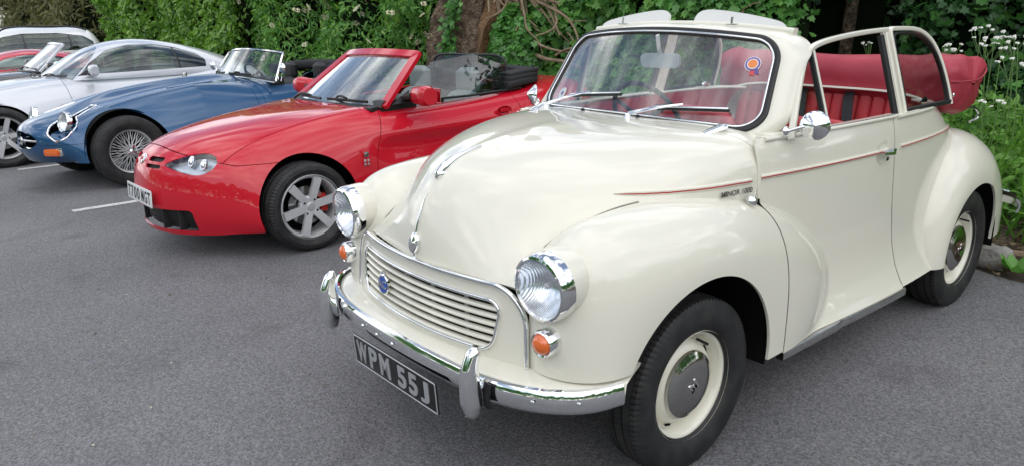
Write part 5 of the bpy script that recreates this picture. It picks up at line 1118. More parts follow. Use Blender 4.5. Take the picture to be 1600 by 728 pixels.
mk('mirror_rod', tube(np.array([es(np.array(0.), np.array(.02))+np.array([-.01, 0, 0]), es(np.array(0.), np.array(.98))+np.array([-.01, 0, 0])]), .004, 6), 'black_plastic', et)
mk('mirror_case', box(tuple(es(np.array(0.), np.array(.62))+np.array([-.04, 0, 0])), (.02, .17, .05), .008), 'black_plastic', et)
q = es(np.array(.62), np.array(.72))+np.array([.006, 0, .002]); mk('screen_sticker', xf(join(lathe([(.026, 0), (.034, 0), (.034, .001), (.026, .001)], 'x', 24), box((0, 0, 0), (.001, .006, .05))), tuple(q), roty(R(-34))), 'print_white', et)
for y_ in (-.35, 0.05): wiper_simple(et, (-1.47, y_, .925), tuple(es(np.array(y_/.55-.1), np.array(.06))+np.array([.02, 0, .01])), tuple(es(np.array(y_/.55+.45), np.array(.09))+np.array([.02, 0, .01])))
for sg in (1, -1):
    for k in range(14):
        lx = -.62-.034*k; nv_ = eb_u[0][np.argmin((eb_u[0][:, 0]-lx)**2+(eb_u[0][:, 1]-sg*.30)**2)]; mk('bonnet_louvre', box((lx, sg*.30, nv_[2]+.004), (.018, .15, .008), .002, roty(R(18))), 'silver_paint' if False else BP, et)
    wm = empty('wing_mirror', (-1.66, sg*.74, .90)); wm.parent = et; mk('mirror_arm', tube(curve([(0, 0, -.03), (-.02, sg*.01, .06), (0, sg*.04, .10)], 10), .007, 8), 'chrome', wm); mk('mirror_head', xf(lathe([(0, .04), (.03, .03), (.052, .008), (.055, 0), (0, 0)], 'x', 28), (0, sg*.06, .11)), 'chrome', wm)
for y_ in (.33, -.33): seat(et, -2.30, y_, .42, 'black_plastic', .42, .46, .12, True)
steering(et, (-1.95, -.33, .86)); mk('dashboard', sweep(np.stack([np.array([-1.70, y_, .84]) for y_ in np.linspace(-.6, .6, 12)]), rrect(.16, .14, .05), (0, 0, 1)), 'black_plastic', et)
mk('folded_hood', sweep(curve([(-2.35, .60, .93), (-2.66, .52, .96), (-2.74, 0, .975), (-2.66, -.52, .96), (-2.35, -.60, .93)], 30), rrect(.20, .12, .05), (0, 0, 1)), 'dark_cloth', et)
mk('cabin_floor', box((-2.15, 0, .34), (1.2, 1.1, .02)), 'dark_cloth', et)
def wire(w):
    r = .205
    mk('rim', lathe([(r+.006, .072), (r+.011, .066), (r+.006, .056), (r-.010, .050), (r-.016, .02), (r-.018, -.05)], 'y', 56), 'alloy', w)
    mk('hub', lathe([(0, .075), (.020, .070), (.030, .058), (.036, .03), (.042, .0), (.05, -.05)], 'y', 28), 'chrome', w)
    mk('knock_off', join(*[xf(box((.03, 0, 0), (.07, .014, .020), .005), (0, .078, 0), roty(2*PI*k/3+.3)) for k in range(3)]), 'chrome', w)
    sp = []
    for k in range(64):
        a = 2*PI*k/64; b_ = a+(.42 if k % 2 else -.42); yh = .052 if k % 4 < 2 else -.02
        sp.append(tube(np.array([(.034*math.cos(b_), yh, .034*math.sin(b_)), ((r-.014)*math.cos(a), .022 if yh > 0 else .0, (r-.014)*math.sin(a))]), .0032, 5))
    tag(mk('wire_spokes', join(*sp), 'alloy', w), kind='stuff'); mk('brake_disc', lathe([(.13, -.06), (0, -.06)], 'y', 24), 'dark_void', w)
tme = tyre_mesh(.335, .19, .209, 80)
for x_, far in ((0, 0), (-2.65, 0), (0, 1), (-2.65, 1)): wheel(et, (x_, -.69 if far else .69, ZE), far, tme, wire)

# ================================================================== silver coupe
def coupe(root, hd_, cd, mat, axles, r_arch, za, dlo, ws_line, glassm, doors_, bz, trim='black_plastic', dark=.02, wsglass='screen_glass', top=None):
    H = hull(hd_, 150, 90); H = arches(H, axles, r_arch, za+.01, .5); M = hull(cd, 110, 70)
    poly = np.array(dlo, float)
    def inside(V):
        v = np.full(len(V), 9.0)
        for i in range(len(poly)):
            a, b = poly[i], poly[(i+1) % len(poly)]; n = np.array([-(b-a)[1], (b-a)[0]]); n /= np.linalg.norm(n); v = np.minimum(v, (V[:, [0, 2]]-a)@n)
        return v
    if inside(np.array([[poly[:, 0].mean(), 0, poly[:, 1].mean()]]))[0] < 0:
        poly = poly[::-1]
    fs = lambda V: np.minimum(inside(V), np.abs(V[:, 1])-.25); (x0, z0), (x1, z1) = ws_line; nrm = np.array([(z1-z0), (x0-x1)]); nrm = nrm/np.linalg.norm(nrm)
    fw_ = lambda V: np.minimum((V[:, [0, 2]]-np.array([x0, z0]))@nrm, np.minimum(z1+.0-V[:, 2], V[:, 2]-z0))
    g1 = clip(M, fs); wsn = clip(M, fw_); pan = clip(clip(M, lambda V: -fs(V)), lambda V: -fw_(V))
    mk('roof', shell(clip(pan, lambda V: V[:, 2]-bz), .010), mat, root)
    for sg in (1, -1):
        for i in range(len(doors_)-1):
            a, b = doors_[i], doors_[i+1]; q = clip(clip(clip(g1, lambda V: sg*V[:, 1]), lambda V: a-.012-V[:, 0]), lambda V: V[:, 0]-b-.012)
            if len(q[2]): mk('side_window', shell(shift(q, -.004), .004), glassm, root)
        q = clip(shift(g1, -.010), lambda V: sg*V[:, 1]); 
        for b in doors_[1:-1]:
            q2 = clip(clip(q, lambda V: b+.05-V[:, 0]), lambda V: V[:, 0]-b+.05); mk('window_pillar', q2, trim, root)
    mk('windscreen', shell(shift(wsn, -.003), .004), wsglass, root)
    body = H; f_d = lambda V: np.minimum(np.minimum(doors_[0]+.06-V[:, 0]-.10*np.clip((.9-V[:, 2])/.6, 0, 1), V[:, 0]-doors_[1]-.0), np.minimum(V[:, 2]-.26, np.abs(V[:, 1])-.5))
    dr, rest = split(body, f_d, .005)
    for sg in (1, -1): mk('door', shell(clip(dr, lambda V: sg*V[:, 1]), .012), mat, root)
    f_b = lambda V: np.minimum(np.minimum(hd_['bon'][0]-np.abs(V[:, 1]), V[:, 0]-hd_['bon'][1]), np.minimum(V[:, 2]-hd_['bon'][2], hd_['bon'][3]-V[:, 0])); bo_, rest = split(rest, f_b, .004); mk('bonnet', shell(bo_, .01), mat, root); mk('body', shell(rest, .010), mat, root)
    liners(root, axles, r_arch+.012, .46, .80, za+.01); mk('underbody', box(((axles[0]+axles[1])/2, 0, .25), (axles[0]-axles[1]+.8, 1.2, .06)), 'dark_void', root)
    mk('engine_bay', box((axles[0]-.1, 0, .50), (.9, .9, .40)), 'dark_void', root); 
    xs_ = poly[:, 0]; t = shift(hull(cd, 40, 30), -.05); mk('dark_tub_cover', box(((xs_.min()+xs_.max())/2, 0, bz+dark), (xs_.max()-xs_.min()+.3, 1.05, .02)), 'dark_cloth', root)  # dark sheet added to hide the painted hull top inside the cabin
    return H
zc_ = tag(empty('silver_coupe'), 'silver grey two-door coupe with sloping roof parked behind the blue roadster', 'car'); place(zc_, .81, -8.90, 0); ZZ = .33
zhd = dict(s=[0, .05, .10, .16, .24, .34, .46, .60, .75, .87, .94, 1], xc=[.80, .84, .83, .74, .50, .12, -.5, -1.3, -2.3, -3.1, -3.42, -3.40], zc=[.20, .36, .54, .68, .78, .86, .93, .95, .97, .96, .70, .25], xe=[.36, .36, .34, .28, .14, -.12, -.6, -1.35, -2.25, -2.8, -3.0, -3.0], we=[.80, .83, .85, .87, .885, .895, .90, .90, .905, .89, .86, .82], ze=.20, n=[3, 3, 3.1, 3.2, 3.4, 3.7, 4.5, 5.5, 6, 5, 3.6, 3], e=2.4, bon=(.60, -.72, .55, .60))
zcd = dict(s=[0, .16, .32, .46, .62, .8, 1], xc=[-.52, -.86, -1.20, -1.58, -2.05, -2.62, -3.15], zc=[.90, 1.13, 1.285, 1.352, 1.31, 1.16, .94], xe=[-.80, -1.02, -1.28, -1.60, -2.0, -2.45, -2.9], we=[.70, .765, .79, .80, .79, .75, .70], ze=.885, n=[2.6, 2.4, 2.3, 2.3, 2.3, 2.3, 2.4], e=2.0)
coupe(zc_, zhd, zcd, 'silver_paint', (0, -2.65), .352, ZZ, [(-.90, .965), (-1.02, 1.09), (-1.24, 1.225), (-1.50, 1.283), (-1.80, 1.283), (-2.06, 1.235), (-2.30, 1.145), (-2.38, 1.07), (-2.36, .985)], ((-.80, .90), (-1.245, 1.305)), 'tinted_glass', [-.76, -2.02, -2.5], .90)
zw = tyre_mesh(.335, .22, .235, 70)
for x_, far in ((0, 0), (-2.65, 0), (0, 1), (-2.65, 1)): wheel(zc_, (x_, -.785 if far else .785, ZZ), far, zw, spoked_alloy(.230, 6, w0=.05, w1=.05, nuts=5, dish=.05, caliper=None))
for sg in (1, -1):
    wm = empty('wing_mirror', (-.98, sg*1.00, 1.02)); wm.parent = zc_; t = np.linspace(0, 1, 12)
    mk('mirror_shell', sweep(np.stack([0*t, sg*(-.11+.21*t), 0*t], 1), rrect(.10, .13, .045, 5), (0, 0, 1), scale=np.c_[np.interp(t, [0, .2, .8, 1], [.5, .9, 1, .7]), np.interp(t, [0, .2, .8, 1], [.5, .9, 1, .7])]), 'silver_paint', wm); mk('mirror_stalk', box((0, sg*-.14, -.045), (.08, .12, .03), .01), 'black_plastic', wm)
    mk('mirror_sail', (np.array([(-.84, sg*.80, .955), (-1.02, sg*.80, .96), (-1.05, sg*.765, 1.07)]), None, [(0, 1, 2)]), 'black_plastic', zc_)
    h_ = empty('headlight', (0, 0, 0)); h_.parent = zc_
    mk('lamp_unit', xf(xf(lathe([(0, .035), (.05, .03), (.09, .012), (.10, -.01)], 'x', 24), scale=(1, .75, 1.9)), (.47, sg*.66, .70), rotz(sg*R(28))@roty(R(-52))), 'clear_lamp' if 'clear_lamp' in MAT else pbr('clear_lamp', (.55, .58, .60), .08, .6, coat=1), h_)
    hd = mk('door_handle', box((-2.02, sg*.905, .845), (.055, .014, .17), .006), 'dull_chrome', zc_)
for y_ in (.38, -.38): seat(zc_, -1.55, y_, .60, 'dark_cloth', .42, .48, .15)
wiper_simple(zc_, (-.60, .10, .935), (-.60, .12, .95), (-.76, .62, .955)); wiper_simple(zc_, (-.55, -.45, .93), (-.58, -.42, .945), (-.58, .08, .955))
mk('permit_sticker', xf(lathe([(0, .001), (.035, .0)], 'x', 20), (-.735, .44, 1.0), roty(R(-30))), 'print_pale', zc_)
# ================================================================== black open car
bk = tag(empty('black_convertible'), 'black open car with silver windscreen frame parked behind the silver coupe', 'car'); place(bk, .75, -11.45, 0)
bhd = dict(zhd); bhd = dict(s=zhd['s'], xc=[.78, .82, .81, .72, .5, .15, -.4, -1.2, -2.2, -2.9, -3.15, -3.12], zc=[.2, .36, .56, .70, .78, .85, .91, .93, .94, .92, .68, .25], xe=zhd['xe'], we=[.74, .77, .79, .81, .82, .83, .835, .835, .835, .82, .8, .76], ze=.2, n=zhd['n'], e=2.4)
BH = arches(hull(bhd, 100, 60), (0, -2.45), .34, .33, .5); BH = clip(BH, lambda V: np.maximum(np.maximum(np.abs(V[:, 1])-.62, V[:, 0]+.85), np.maximum(-2.1-V[:, 0], .72-V[:, 2])))
bb_, br_ = split(BH, lambda V: np.minimum(np.minimum(.6-np.abs(V[:, 1]), V[:, 0]+.72), V[:, 2]-.55), .004); mk('bonnet', shell(bb_, .01), 'black_paint', bk); mk('body', shell(br_, .01), 'black_paint', bk)
bsf = screen_surf((-.66, 0, .93), (-.82, .66, .915), (-1.13, 0, 1.30), (-1.20, .52, 1.285)); screen(bk, bsf, 'screen_glass', 'silver_paint', .05, .04)
tmb = tyre_mesh(.31, .20, .21, 60)
for x_, far in ((0, 0), (-2.45, 0), (0, 1), (-2.45, 1)): wheel(bk, (x_, -.72 if far else .72, .31), far, tmb, spoked_alloy(.205, 5, caliper=None))
liners(bk, (0, -2.45), .352, .44, .78, .33); mk('underbody', box((-1.2, 0, .25), (3.2, 1.2, .06)), 'dark_void', bk)
for y_ in (.36, -.36): seat(bk, -1.65, y_, .45, 'dark_cloth', .48, .48, .15)
steering(bk, (-1.15, -.36, .95)); mk('dashboard', sweep(np.stack([np.array([-.95, y_, .88]) for y_ in np.linspace(-.62, .62, 12)]), rrect(.25, .14, .05), (0, 0, 1)), 'black_plastic', bk)
for sg in (1, -1):
    wm = empty('wing_mirror', (-.92, sg*.92, 1.0)); wm.parent = bk; mk('mirror_shell', box((0, 0, 0), (.09, .17, .11), .035), 'black_paint', wm)
wiper_simple(bk, (-.68, .0, .95), (-.70, .0, .965), (-.80, .55, .96))
# ================================================================== red coupe and white car far off
rc = tag(empty('red_coupe'), 'low red coupe at the left edge in front of the white car', 'car'); place(rc, 1.25, -14.0, 0)
rhd = dict(zhd); rcd = dict(zcd); k_ = .875
rcd = dict(zcd); rcd['zc'] = [.84, 1.02, 1.14, 1.20, 1.165, 1.04, .86]; rcd['ze'] = .82; rhd['zc'] = [.2, .34, .50, .62, .70, .76, .83, .86, .88, .87, .66, .25]
coupe(rc, rhd, rcd, 'red_paint', (0, -2.55), .345, .32, [(-.92, .885), (-1.04, .98), (-1.24, 1.065), (-1.5, 1.115), (-1.8, 1.115), (-2.06, 1.07), (-2.30, 1.0), (-2.36, .90)], ((-.82, .84), (-1.245, 1.15)), 'tinted_glass', [-.78, -2.05, -2.5], .84)
for x_, far in ((0, 0), (-2.55, 0), (0, 1), (-2.55, 1)): wheel(rc, (x_, -.775 if far else .775, .31), far, tmb, spoked_alloy(.205, 5, caliper=None))
for sg in (1, -1): wm = empty('wing_mirror', (-.98, sg*.97, .93)); wm.parent = rc; mk('mirror_shell', box((0, 0, 0), (.09, .17, .11), .035), 'red_paint', wm)
sv = tag(empty('white_estate_car'), 'tall white car with black roof rails at the far left of the row', 'car'); place(sv, 1.10, -17.2, 0)
shd = dict(s=zhd['s'], xc=[.84, .88, .88, .80, .55, .15, -.45, -1.3, -2.3, -3.15, -3.5, -3.5], zc=[.25, .45, .68, .84, .94, 1.0, 1.05, 1.07, 1.08, 1.07, .8, .3], xe=zhd['xe'], we=zhd['we'], ze=.25, n=[3, 3.2, 3.5, 4, 4.5, 5, 6, 7, 7, 6, 4, 3], e=2.4, bon=(.62, -.6, .6, .65))
scd = dict(s=[0, .18, .36, .52, .72, .88, 1], xc=[-.45, -.85, -1.30, -1.75, -2.6, -3.2, -3.45], zc=[1.0, 1.30, 1.52, 1.60, 1.585, 1.50, 1.05], xe=[-.72, -1.02, -1.38, -1.78, -2.55, -3.05, -3.25], we=[.74, .80, .83, .835, .83, .82, .82], ze=1.0, n=[2.8, 2.7, 2.7, 2.8, 2.9, 3, 3], e=2)
coupe(sv, shd, scd, 'white_paint', (0, -2.68), .375, .35, [(-.95, 1.09), (-1.20, 1.28), (-1.50, 1.42), (-1.85, 1.475), (-2.5, 1.47), (-2.95, 1.40), (-3.12, 1.28), (-3.14, 1.12)], ((-.74, 1.02), (-1.36, 1.53)), 'tinted_glass', [-.8, -1.85, -2.68, -3.2], 1.02)
for sg in (1, -1): mk('roof_rail', tube(curve([(-1.45, sg*.60, 1.51), (-1.6, sg*.60, 1.585), (-2.3, sg*.60, 1.605), (-2.9, sg*.60, 1.57), (-3.05, sg*.60, 1.51)], 30), .018, 8), 'black_plastic', sv)
tms = tyre_mesh(.34, .22, .22, 60)
for x_, far in ((0, 0), (-2.68, 0), (0, 1), (-2.68, 1)): wheel(sv, (x_, -.79 if far else .79, .34), far, tms, spoked_alloy(.215, 5, caliper=None))
for sg in (1, -1): wm = empty('wing_mirror', (-.95, sg*1.02, 1.12)); wm.parent = sv; mk('mirror_shell', box((0, 0, 0), (.10, .20, .14), .04), 'white_paint', wm)
# bay lines
pbr('line_paint', (.62, .62, .60), .7, noise=(30, (.30, .30, .30), .45, .75))
for i, (y0, xa) in enumerate([(-5.015, .76), (-7.78, .77), (-10.2, .8), (-12.8, .8)]):
    V = np.array([(xa, y0-.05, 0), (xa, y0+.05, 0), (-2.9, y0+.05, 0), (-2.9, y0-.05, 0)]); V[:, 2] = [gz(y_)+.004 for y_ in V[:, 1]]
    lab = ['white bay line painted between the red roadster and the blue roadster', 'white bay line painted between the blue roadster and the silver coupe', 'white bay line painted between the silver coupe and the black open car', 'white bay line painted between the black open car and the red coupe'][i]
    tag(mk('bay_line', (V, None, [(0, 1, 2, 3)]), 'line_paint', flat=True), lab, 'road marking', 'bay lines')
# ================================================================== vegetation
def leaf_mat(name, cols, rough=0.45, transl=0.3, spec=0.5):
    m, ns, ls, b = _base(name); g_ = ns.new('ShaderNodeNewGeometry'); r = ns.new('ShaderNodeValToRGB'); r.color_ramp.interpolation = 'LINEAR'
    while len(r.color_ramp.elements) < len(cols): r.color_ramp.elements.new(.5)
    for i, c in enumerate(cols): r.color_ramp.elements[i].position = i/(len(cols)-1); r.color_ramp.elements[i].color = (*c, 1)
    t = ns.new('ShaderNodeTexCoord'); n = ns.new('ShaderNodeTexNoise'); n.inputs['Scale'].default_value = 2.3; n.inputs['Detail'].default_value = 2
    ad = ns.new('ShaderNodeMath'); ad.operation = 'MULTIPLY_ADD'; ad.inputs[1].default_value = 0.62
    s2 = ns.new('ShaderNodeMath'); s2.operation = 'MULTIPLY_ADD'; s2.inputs[1].default_value = 0.9; s2.inputs[2].default_value = -0.26
    ls.new(t.outputs['Object'], n.inputs['Vector']); ls.new(n.outputs[0], s2.inputs[0]); ls.new(g_.outputs['Random Per Island'], ad.inputs[0]); ls.new(s2.outputs[0], ad.inputs[2]); ls.new(ad.outputs[0], r.inputs[0])
    ls.new(r.outputs[0], b.inputs['Base Color']); b.inputs['Roughness'].default_value = rough; b.inputs['Specular IOR Level'].default_value = spec
    tr = ns.new('ShaderNodeBsdfTranslucent'); mi = ns.new('ShaderNodeMixShader'); mi.inputs[0].default_value = transl
    hs = ns.new('ShaderNodeHueSaturation'); hs.inputs['Value'].default_value = 1.5; hs.inputs['Saturation'].default_value = 1.1; ls.new(r.outputs[0], hs.inputs['Color']); ls.new(hs.outputs[0], tr.inputs[0])
    ls.new(b.outputs[0], mi.inputs[1]); ls.new(tr.outputs[0], mi.inputs[2]); ls.new(mi.outputs[0], ns['Material Output'].inputs[0]); return m
leaf_mat('ivy_leaf', [(0.041, 0.123, 0.032), (0.079, 0.224, 0.048), (0.134, 0.349, 0.079), (0.224, 0.494, 0.112)], .38)
leaf_mat('laurel_leaf', [(0.057, 0.144, 0.022), (0.122, 0.273, 0.036), (0.201, 0.389, 0.057), (0.287, 0.489, 0.086)], .36)
leaf_mat('bramble_leaf', [(0.050, 0.147, 0.030), (0.109, 0.276, 0.059), (0.177, 0.394, 0.079), (0.276, 0.513, 0.119)], .5)
leaf_mat('shaded_ivy_leaf', [(0.018, 0.057, 0.018), (0.031, 0.097, 0.028), (0.057, 0.150, 0.046), (0.097, 0.211, 0.070)], .42)  # darker copy of the ivy colours, shade put into the leaf colour
leaf_mat('nettle_leaf', [(0.057, 0.161, 0.023), (0.103, 0.253, 0.034), (0.161, 0.345, 0.052), (0.230, 0.425, 0.081)], .55)
leaf_mat('olive_leaf', [(0.065, 0.078, 0.026), (0.111, 0.117, 0.042), (0.156, 0.156, 0.058), (0.208, 0.202, 0.078)], .6)
leaf_mat('dead_leaf', [(.07, .045, .025), (.13, .085, .045), (.20, .14, .08), (.28, .20, .11)], .8, .1)
pbr('hedge_gap_shade', (.008, .014, .006), .95, spec=.05)  # near-black, the shade of the gaps put into the colour
pbr('bark', (.095, .066, .046), .92, noise=(14, (.27, .195, .135), .40, .62), bump=(34, 1.0, .06))
pbr('pale_wood', (.22, .16, .10), .85, noise=(12, (.34, .26, .17), .4, .7), bump=(40, .6, .01))
pbr('orange_wood', (.20, .11, .05), .9, noise=(10, (.30, .18, .09), .4, .7), bump=(24, 1.0, .04))
pbr('stem_green', (.10, .19, .05), .6); pbr('petal_white', (.78, .78, .70), .6); pbr('petal_cream', (.66, .62, .42), .6); pbr('stone', (.20, .19, .175), .9, noise=(8, (.34, .33, .31), .4, .7), bump=(30, .8, .02)); pbr('dead_stick', (.16, .11, .07), .9, noise=(12, (.26, .19, .12), .4, .7), bump=(50, .6, .01))
IVY = (np.array([(0, 0, 0), (.26, -.10, .03), (.50, .16, .0), (.31, .34, .04), (.40, .62, -.02), (.16, .66, .03), (0, 1.0, -.06), (-.26, -.10, .03), (-.50, .16, 0), (-.31, .34, .04), (-.40, .62, -.02), (-.16, .66, .03)]), [(0, 1, 2, 3, 4, 5, 6), (0, 6, 11, 10, 9, 8, 7)])
OVAL = (np.array([(0, 0, 0), (.19, .25, .05), (.23, .55, .05), (0, 1.0, -.10), (-.23, .55, .05), (-.19, .25, .05)]), [(0, 1, 2, 3), (0, 3, 4, 5)])
LANCE = (np.array([(0, 0, 0), (.14, .30, .03), (.12, .62, 0), (0, 1.0, -.14), (-.12, .62, 0), (-.14, .30, .03)]), [(0, 1, 2, 3), (0, 3, 4, 5)])
BLADE = (np.array([(-.02, 0, 0), (.02, 0, 0), (.018, .45, .02), (-.018, .45, .02), (0, 1.0, -.18)]), [(0, 1, 2, 3), (3, 2, 4)])
def fast(name, V, F, mat, parent=None):
    """V (N,k,3) leaves sharing one template of faces"""
    n, k = V.shape[:2]; sizes = [len(f) for f in F]; base = np.concatenate([np.array(f) for f in F]); lo = (base[None]+np.arange(n)[:, None]*k).ravel(); me = bpy.data.meshes.new(name)
    me.vertices.add(n*k); me.vertices.foreach_set('co', V.reshape(-1).astype(np.float32)); me.loops.add(len(lo)); me.loops.foreach_set('vertex_index', lo.astype(np.int32))
    tot = np.tile(np.array(sizes), n); st = np.r_[0, np.cumsum(tot)[:-1]]; me.polygons.add(len(tot)); me.polygons.foreach_set('loop_start', st.astype(np.int32)); me.polygons.foreach_set('loop_total', tot.astype(np.int32)); me.update(calc_edges=True); me.validate()
    me.materials.append(MAT[mat]); o = bpy.data.objects.new(name, me); COL.objects.link(o)
    if parent is not None: o.parent = parent
    return o
def leaves(tmpl, pos, size, nrm, droop=0.5, jit=0.6):
    """orient leaf: face normal near nrm, tip pointing down/outwards"""
    n = len(pos); N3 = nrm+rng.normal(0, jit, (n, 3)); N3 /= np.linalg.norm(N3, axis=1, keepdims=True); T = np.tile(np.array([0, 0, -1.0]), (n, 1))*droop+rng.normal(0, .7, (n, 3)); T -= N3*(T*N3).sum(1, keepdims=True); T /= np.maximum(np.linalg.norm(T, axis=1, keepdims=True), 1e-6); S3 = np.cross(T, N3)
    t = tmpl[0]; sz = np.asarray(size)[:, None, None]
    return pos[:, None]+sz*(S3[:, None]*t[None, :, :1]+T[:, None]*t[None, :, 1:2]+N3[:, None]*t[None, :, 2:3])
def hedge(name, label, cat, y0, y1, z0, z1, xf_, dens, tmpl, size, mat, seed, depth=.35, amp=.35, gap=.33, core=True, group=None, nsc=1.1, fresh='laurel_leaf'):
    """leafy wall: front face near x = xf_(y), lumpy, dark inside"""
    root = tag(empty(name, (float(xf_(np.array((y0+y1)/2))), (y0+y1)/2, gz((y0+y1)/2))), label, cat, group); L0 = np.array(root.location)
    n = int(dens*abs(y1-y0)*(z1-z0)); y = rng.uniform(min(y0, y1), max(y0, y1), n); z = rng.uniform(z0, z1, n); g0 = np.vectorize(gz)(y)
    lump = lambda y_, z_: amp*(vnoise(y_, z_, nsc, seed)-.5)*1.5+amp*.7*(vnoise(y_, z_, nsc*2.7, seed+1)-.5)+.05*(vnoise(y_, z_, 9, seed+5)-.5)
    hn = vnoise(y, z, 3.2, seed+2)*.6+vnoise(y, z, 7.5, seed+3)*.4; keep = hn > gap*rng.uniform(.75, 1.2, n); y, z, g0 = y[keep], z[keep], g0[keep]; n = len(y)
    e = .05; l0 = lump(y, z); dy = (lump(y+e, z)-l0)/e; dz = (lump(y, z+e)-l0)/e; nr = np.stack([np.ones(n), -dy, -dz+.45], 1); nr /= np.linalg.norm(nr, axis=1, keepdims=True)
    topr = np.clip((z-(z1-.5))/.5, 0, 1)**2; x = xf_(y)+l0-rng.exponential(depth*.35, n)-topr*.8*abs(amp)*2; pos = np.stack([x, y, z+g0], 1)-L0
    fo_ = fast('foliage', leaves(tmpl, pos, rng.uniform(size[0], size[1], n)*(.8+.4*vnoise(y, z, 1.7, seed+8)), nr), tmpl[1], mat, root); fo_['kind'] = 'stuff'
    ks = rng.random(n) < .10
    if n > 3000: f2_ = fast('fresh_leaves', leaves(tmpl, pos[ks]+nr[ks]*.03, rng.uniform(size[1]*.9, size[1]*1.35, ks.sum()), nr[ks], .4, .5), tmpl[1], fresh, root); f2_['kind'] = 'stuff'
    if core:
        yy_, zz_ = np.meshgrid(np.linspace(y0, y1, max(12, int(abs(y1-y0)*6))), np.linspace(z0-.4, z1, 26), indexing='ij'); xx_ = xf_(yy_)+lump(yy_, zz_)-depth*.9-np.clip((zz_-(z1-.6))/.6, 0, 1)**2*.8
        back = np.stack([xx_, yy_, zz_+np.vectorize(gz)(yy_)], -1)-L0; bk_ = back[:, ::-1].copy(); bk_[..., 0] = back[..., 0].min()-.6; G = np.concatenate([back, bk_], 1); V, _, F = grid(G); mk('dark_backing', (V, None, F), 'hedge_gap_shade', root)  # backing added behind the leaves to block the sky and darken gaps
    return root
flat = lambda v: (lambda y: np.full_like(np.asarray(y, float), v))
hedge('laurel_hedge', 'bright green laurel hedge behind the silver coupe', 'hedge', -24, -12.6, .2, 3.4, lambda y: -3.65+.02*(np.asarray(y)+12), 560, OVAL, (.09, .15), 'laurel_leaf', 11, .4, .5, .30)
hedge('bramble_hedge', 'mid green bramble and elder hedge with cream flower heads behind the blue roadster', 'hedge', -13.2, -5.9, .2, 3.3, lambda y: -3.85+.0*np.asarray(y), 1000, LANCE, (.07, .13), 'bramble_leaf', 21, .35, .5, .30)
hedge('ivy_hedge', 'wall of glossy ivy behind the windscreen of the cream car', 'hedge', -4.75, -1.55, .1, 3.2, lambda y: -4.05-.12*np.clip(np.asarray(y)+2.3, 0, 1)**2*3, 1700, IVY, (.055, .095), 'ivy_leaf', 31, .22, .30, .30, nsc=1.4, fresh='bramble_leaf')
hedge('dark_ivy_bank', 'dark shaded ivy behind the cow parsley at the right edge', 'hedge', -1.15, 3.2, .2, 3.3, lambda y: -5.35+.10*np.asarray(y), 1200, IVY, (.05, .09), 'shaded_ivy_leaf', 41, .25, .35, .34, nsc=1.4, fresh='ivy_leaf')
hedge('olive_hedge', 'brownish olive trees beyond the laurel at the far left', 'hedge', -48, -23.5, .4, 5.0, lambda y: -3.9+.02*(np.asarray(y)+24), 130, LANCE, (.18, .34), 'olive_leaf', 51, .6, 1.0, .25, nsc=.6, fresh='olive_leaf')
# dark hollow between the two ivies: a recessed leaf wall, shade put into its colour
hedge('shaded_thicket', 'deep shaded thicket in the gap right of the ivy wall', 'hedge', -3.2, -.6, .1, 3.4, flat(-6.7), 500, IVY, (.05, .09), 'shaded_ivy_leaf', 61, .3, .3, .45, fresh='shaded_ivy_leaf')
ovh = tag(empty('overhanging_ivy', (-4.7, -1.3, 2.4)), 'dark ivy hanging over the shaded gap above the cream car', 'ivy'); n = 2600
pp = np.stack([rng.uniform(-1.6, .15, n), rng.uniform(-1.7, 1.9, n), rng.uniform(-.55, .9, n)], 1); pp[:, 2] += .35*np.sin(pp[:, 1]*2.1); fo_ = fast('foliage', leaves(IVY, pp, rng.uniform(.05, .09, n), np.tile([.8, .1, .5], (n, 1))), IVY[1], 'shaded_ivy_leaf', ovh); fo_['kind'] = 'stuff'
mk('limb', tube(curve([(-1.5, -1.9, -.3), (-.9, -.6, .25), (-.6, .6, .45), (-.8, 2.0, .35)], 24), np.linspace(.09, .04, 24), 8), 'bark', ovh)
for i, (x_, y_, lx, ly, r_, lab) in enumerate([(-6.1, -2.0, .35, .25, .075, 'thin leaning trunk in the dark gap left of the door pillar'), (-6.3, -1.45, -.2, .45, .10, 'dark upright trunk in the gap behind the quarter window'), (-5.9, -2.45, .6, .1, .05, 'slender dark sapling beside the ivy wall')]):
    tr = tag(empty('sapling', (x_, y_, .2)), lab, 'tree', 'trunks in the shaded gap'); h = 3.6; t = np.linspace(0, 1, 20)
    mk('trunk', tube(np.stack([lx*t+.06*np.sin(t*7+i), ly*t+.05*np.sin(t*5+2*i), h*t], 1), r_*(1-.45*t), 10), 'bark', tr)
    for k in range(3):
        b0 = np.array([lx*(.45+.15*k), ly*(.45+.15*k), h*(.45+.15*k)]); mk('branch', tube(curve([b0, b0+np.array([.2, .25*(-1)**k, .25]), b0+np.array([.35, .55*(-1)**k, .35])], 8), .018, 6), 'bark', tr)
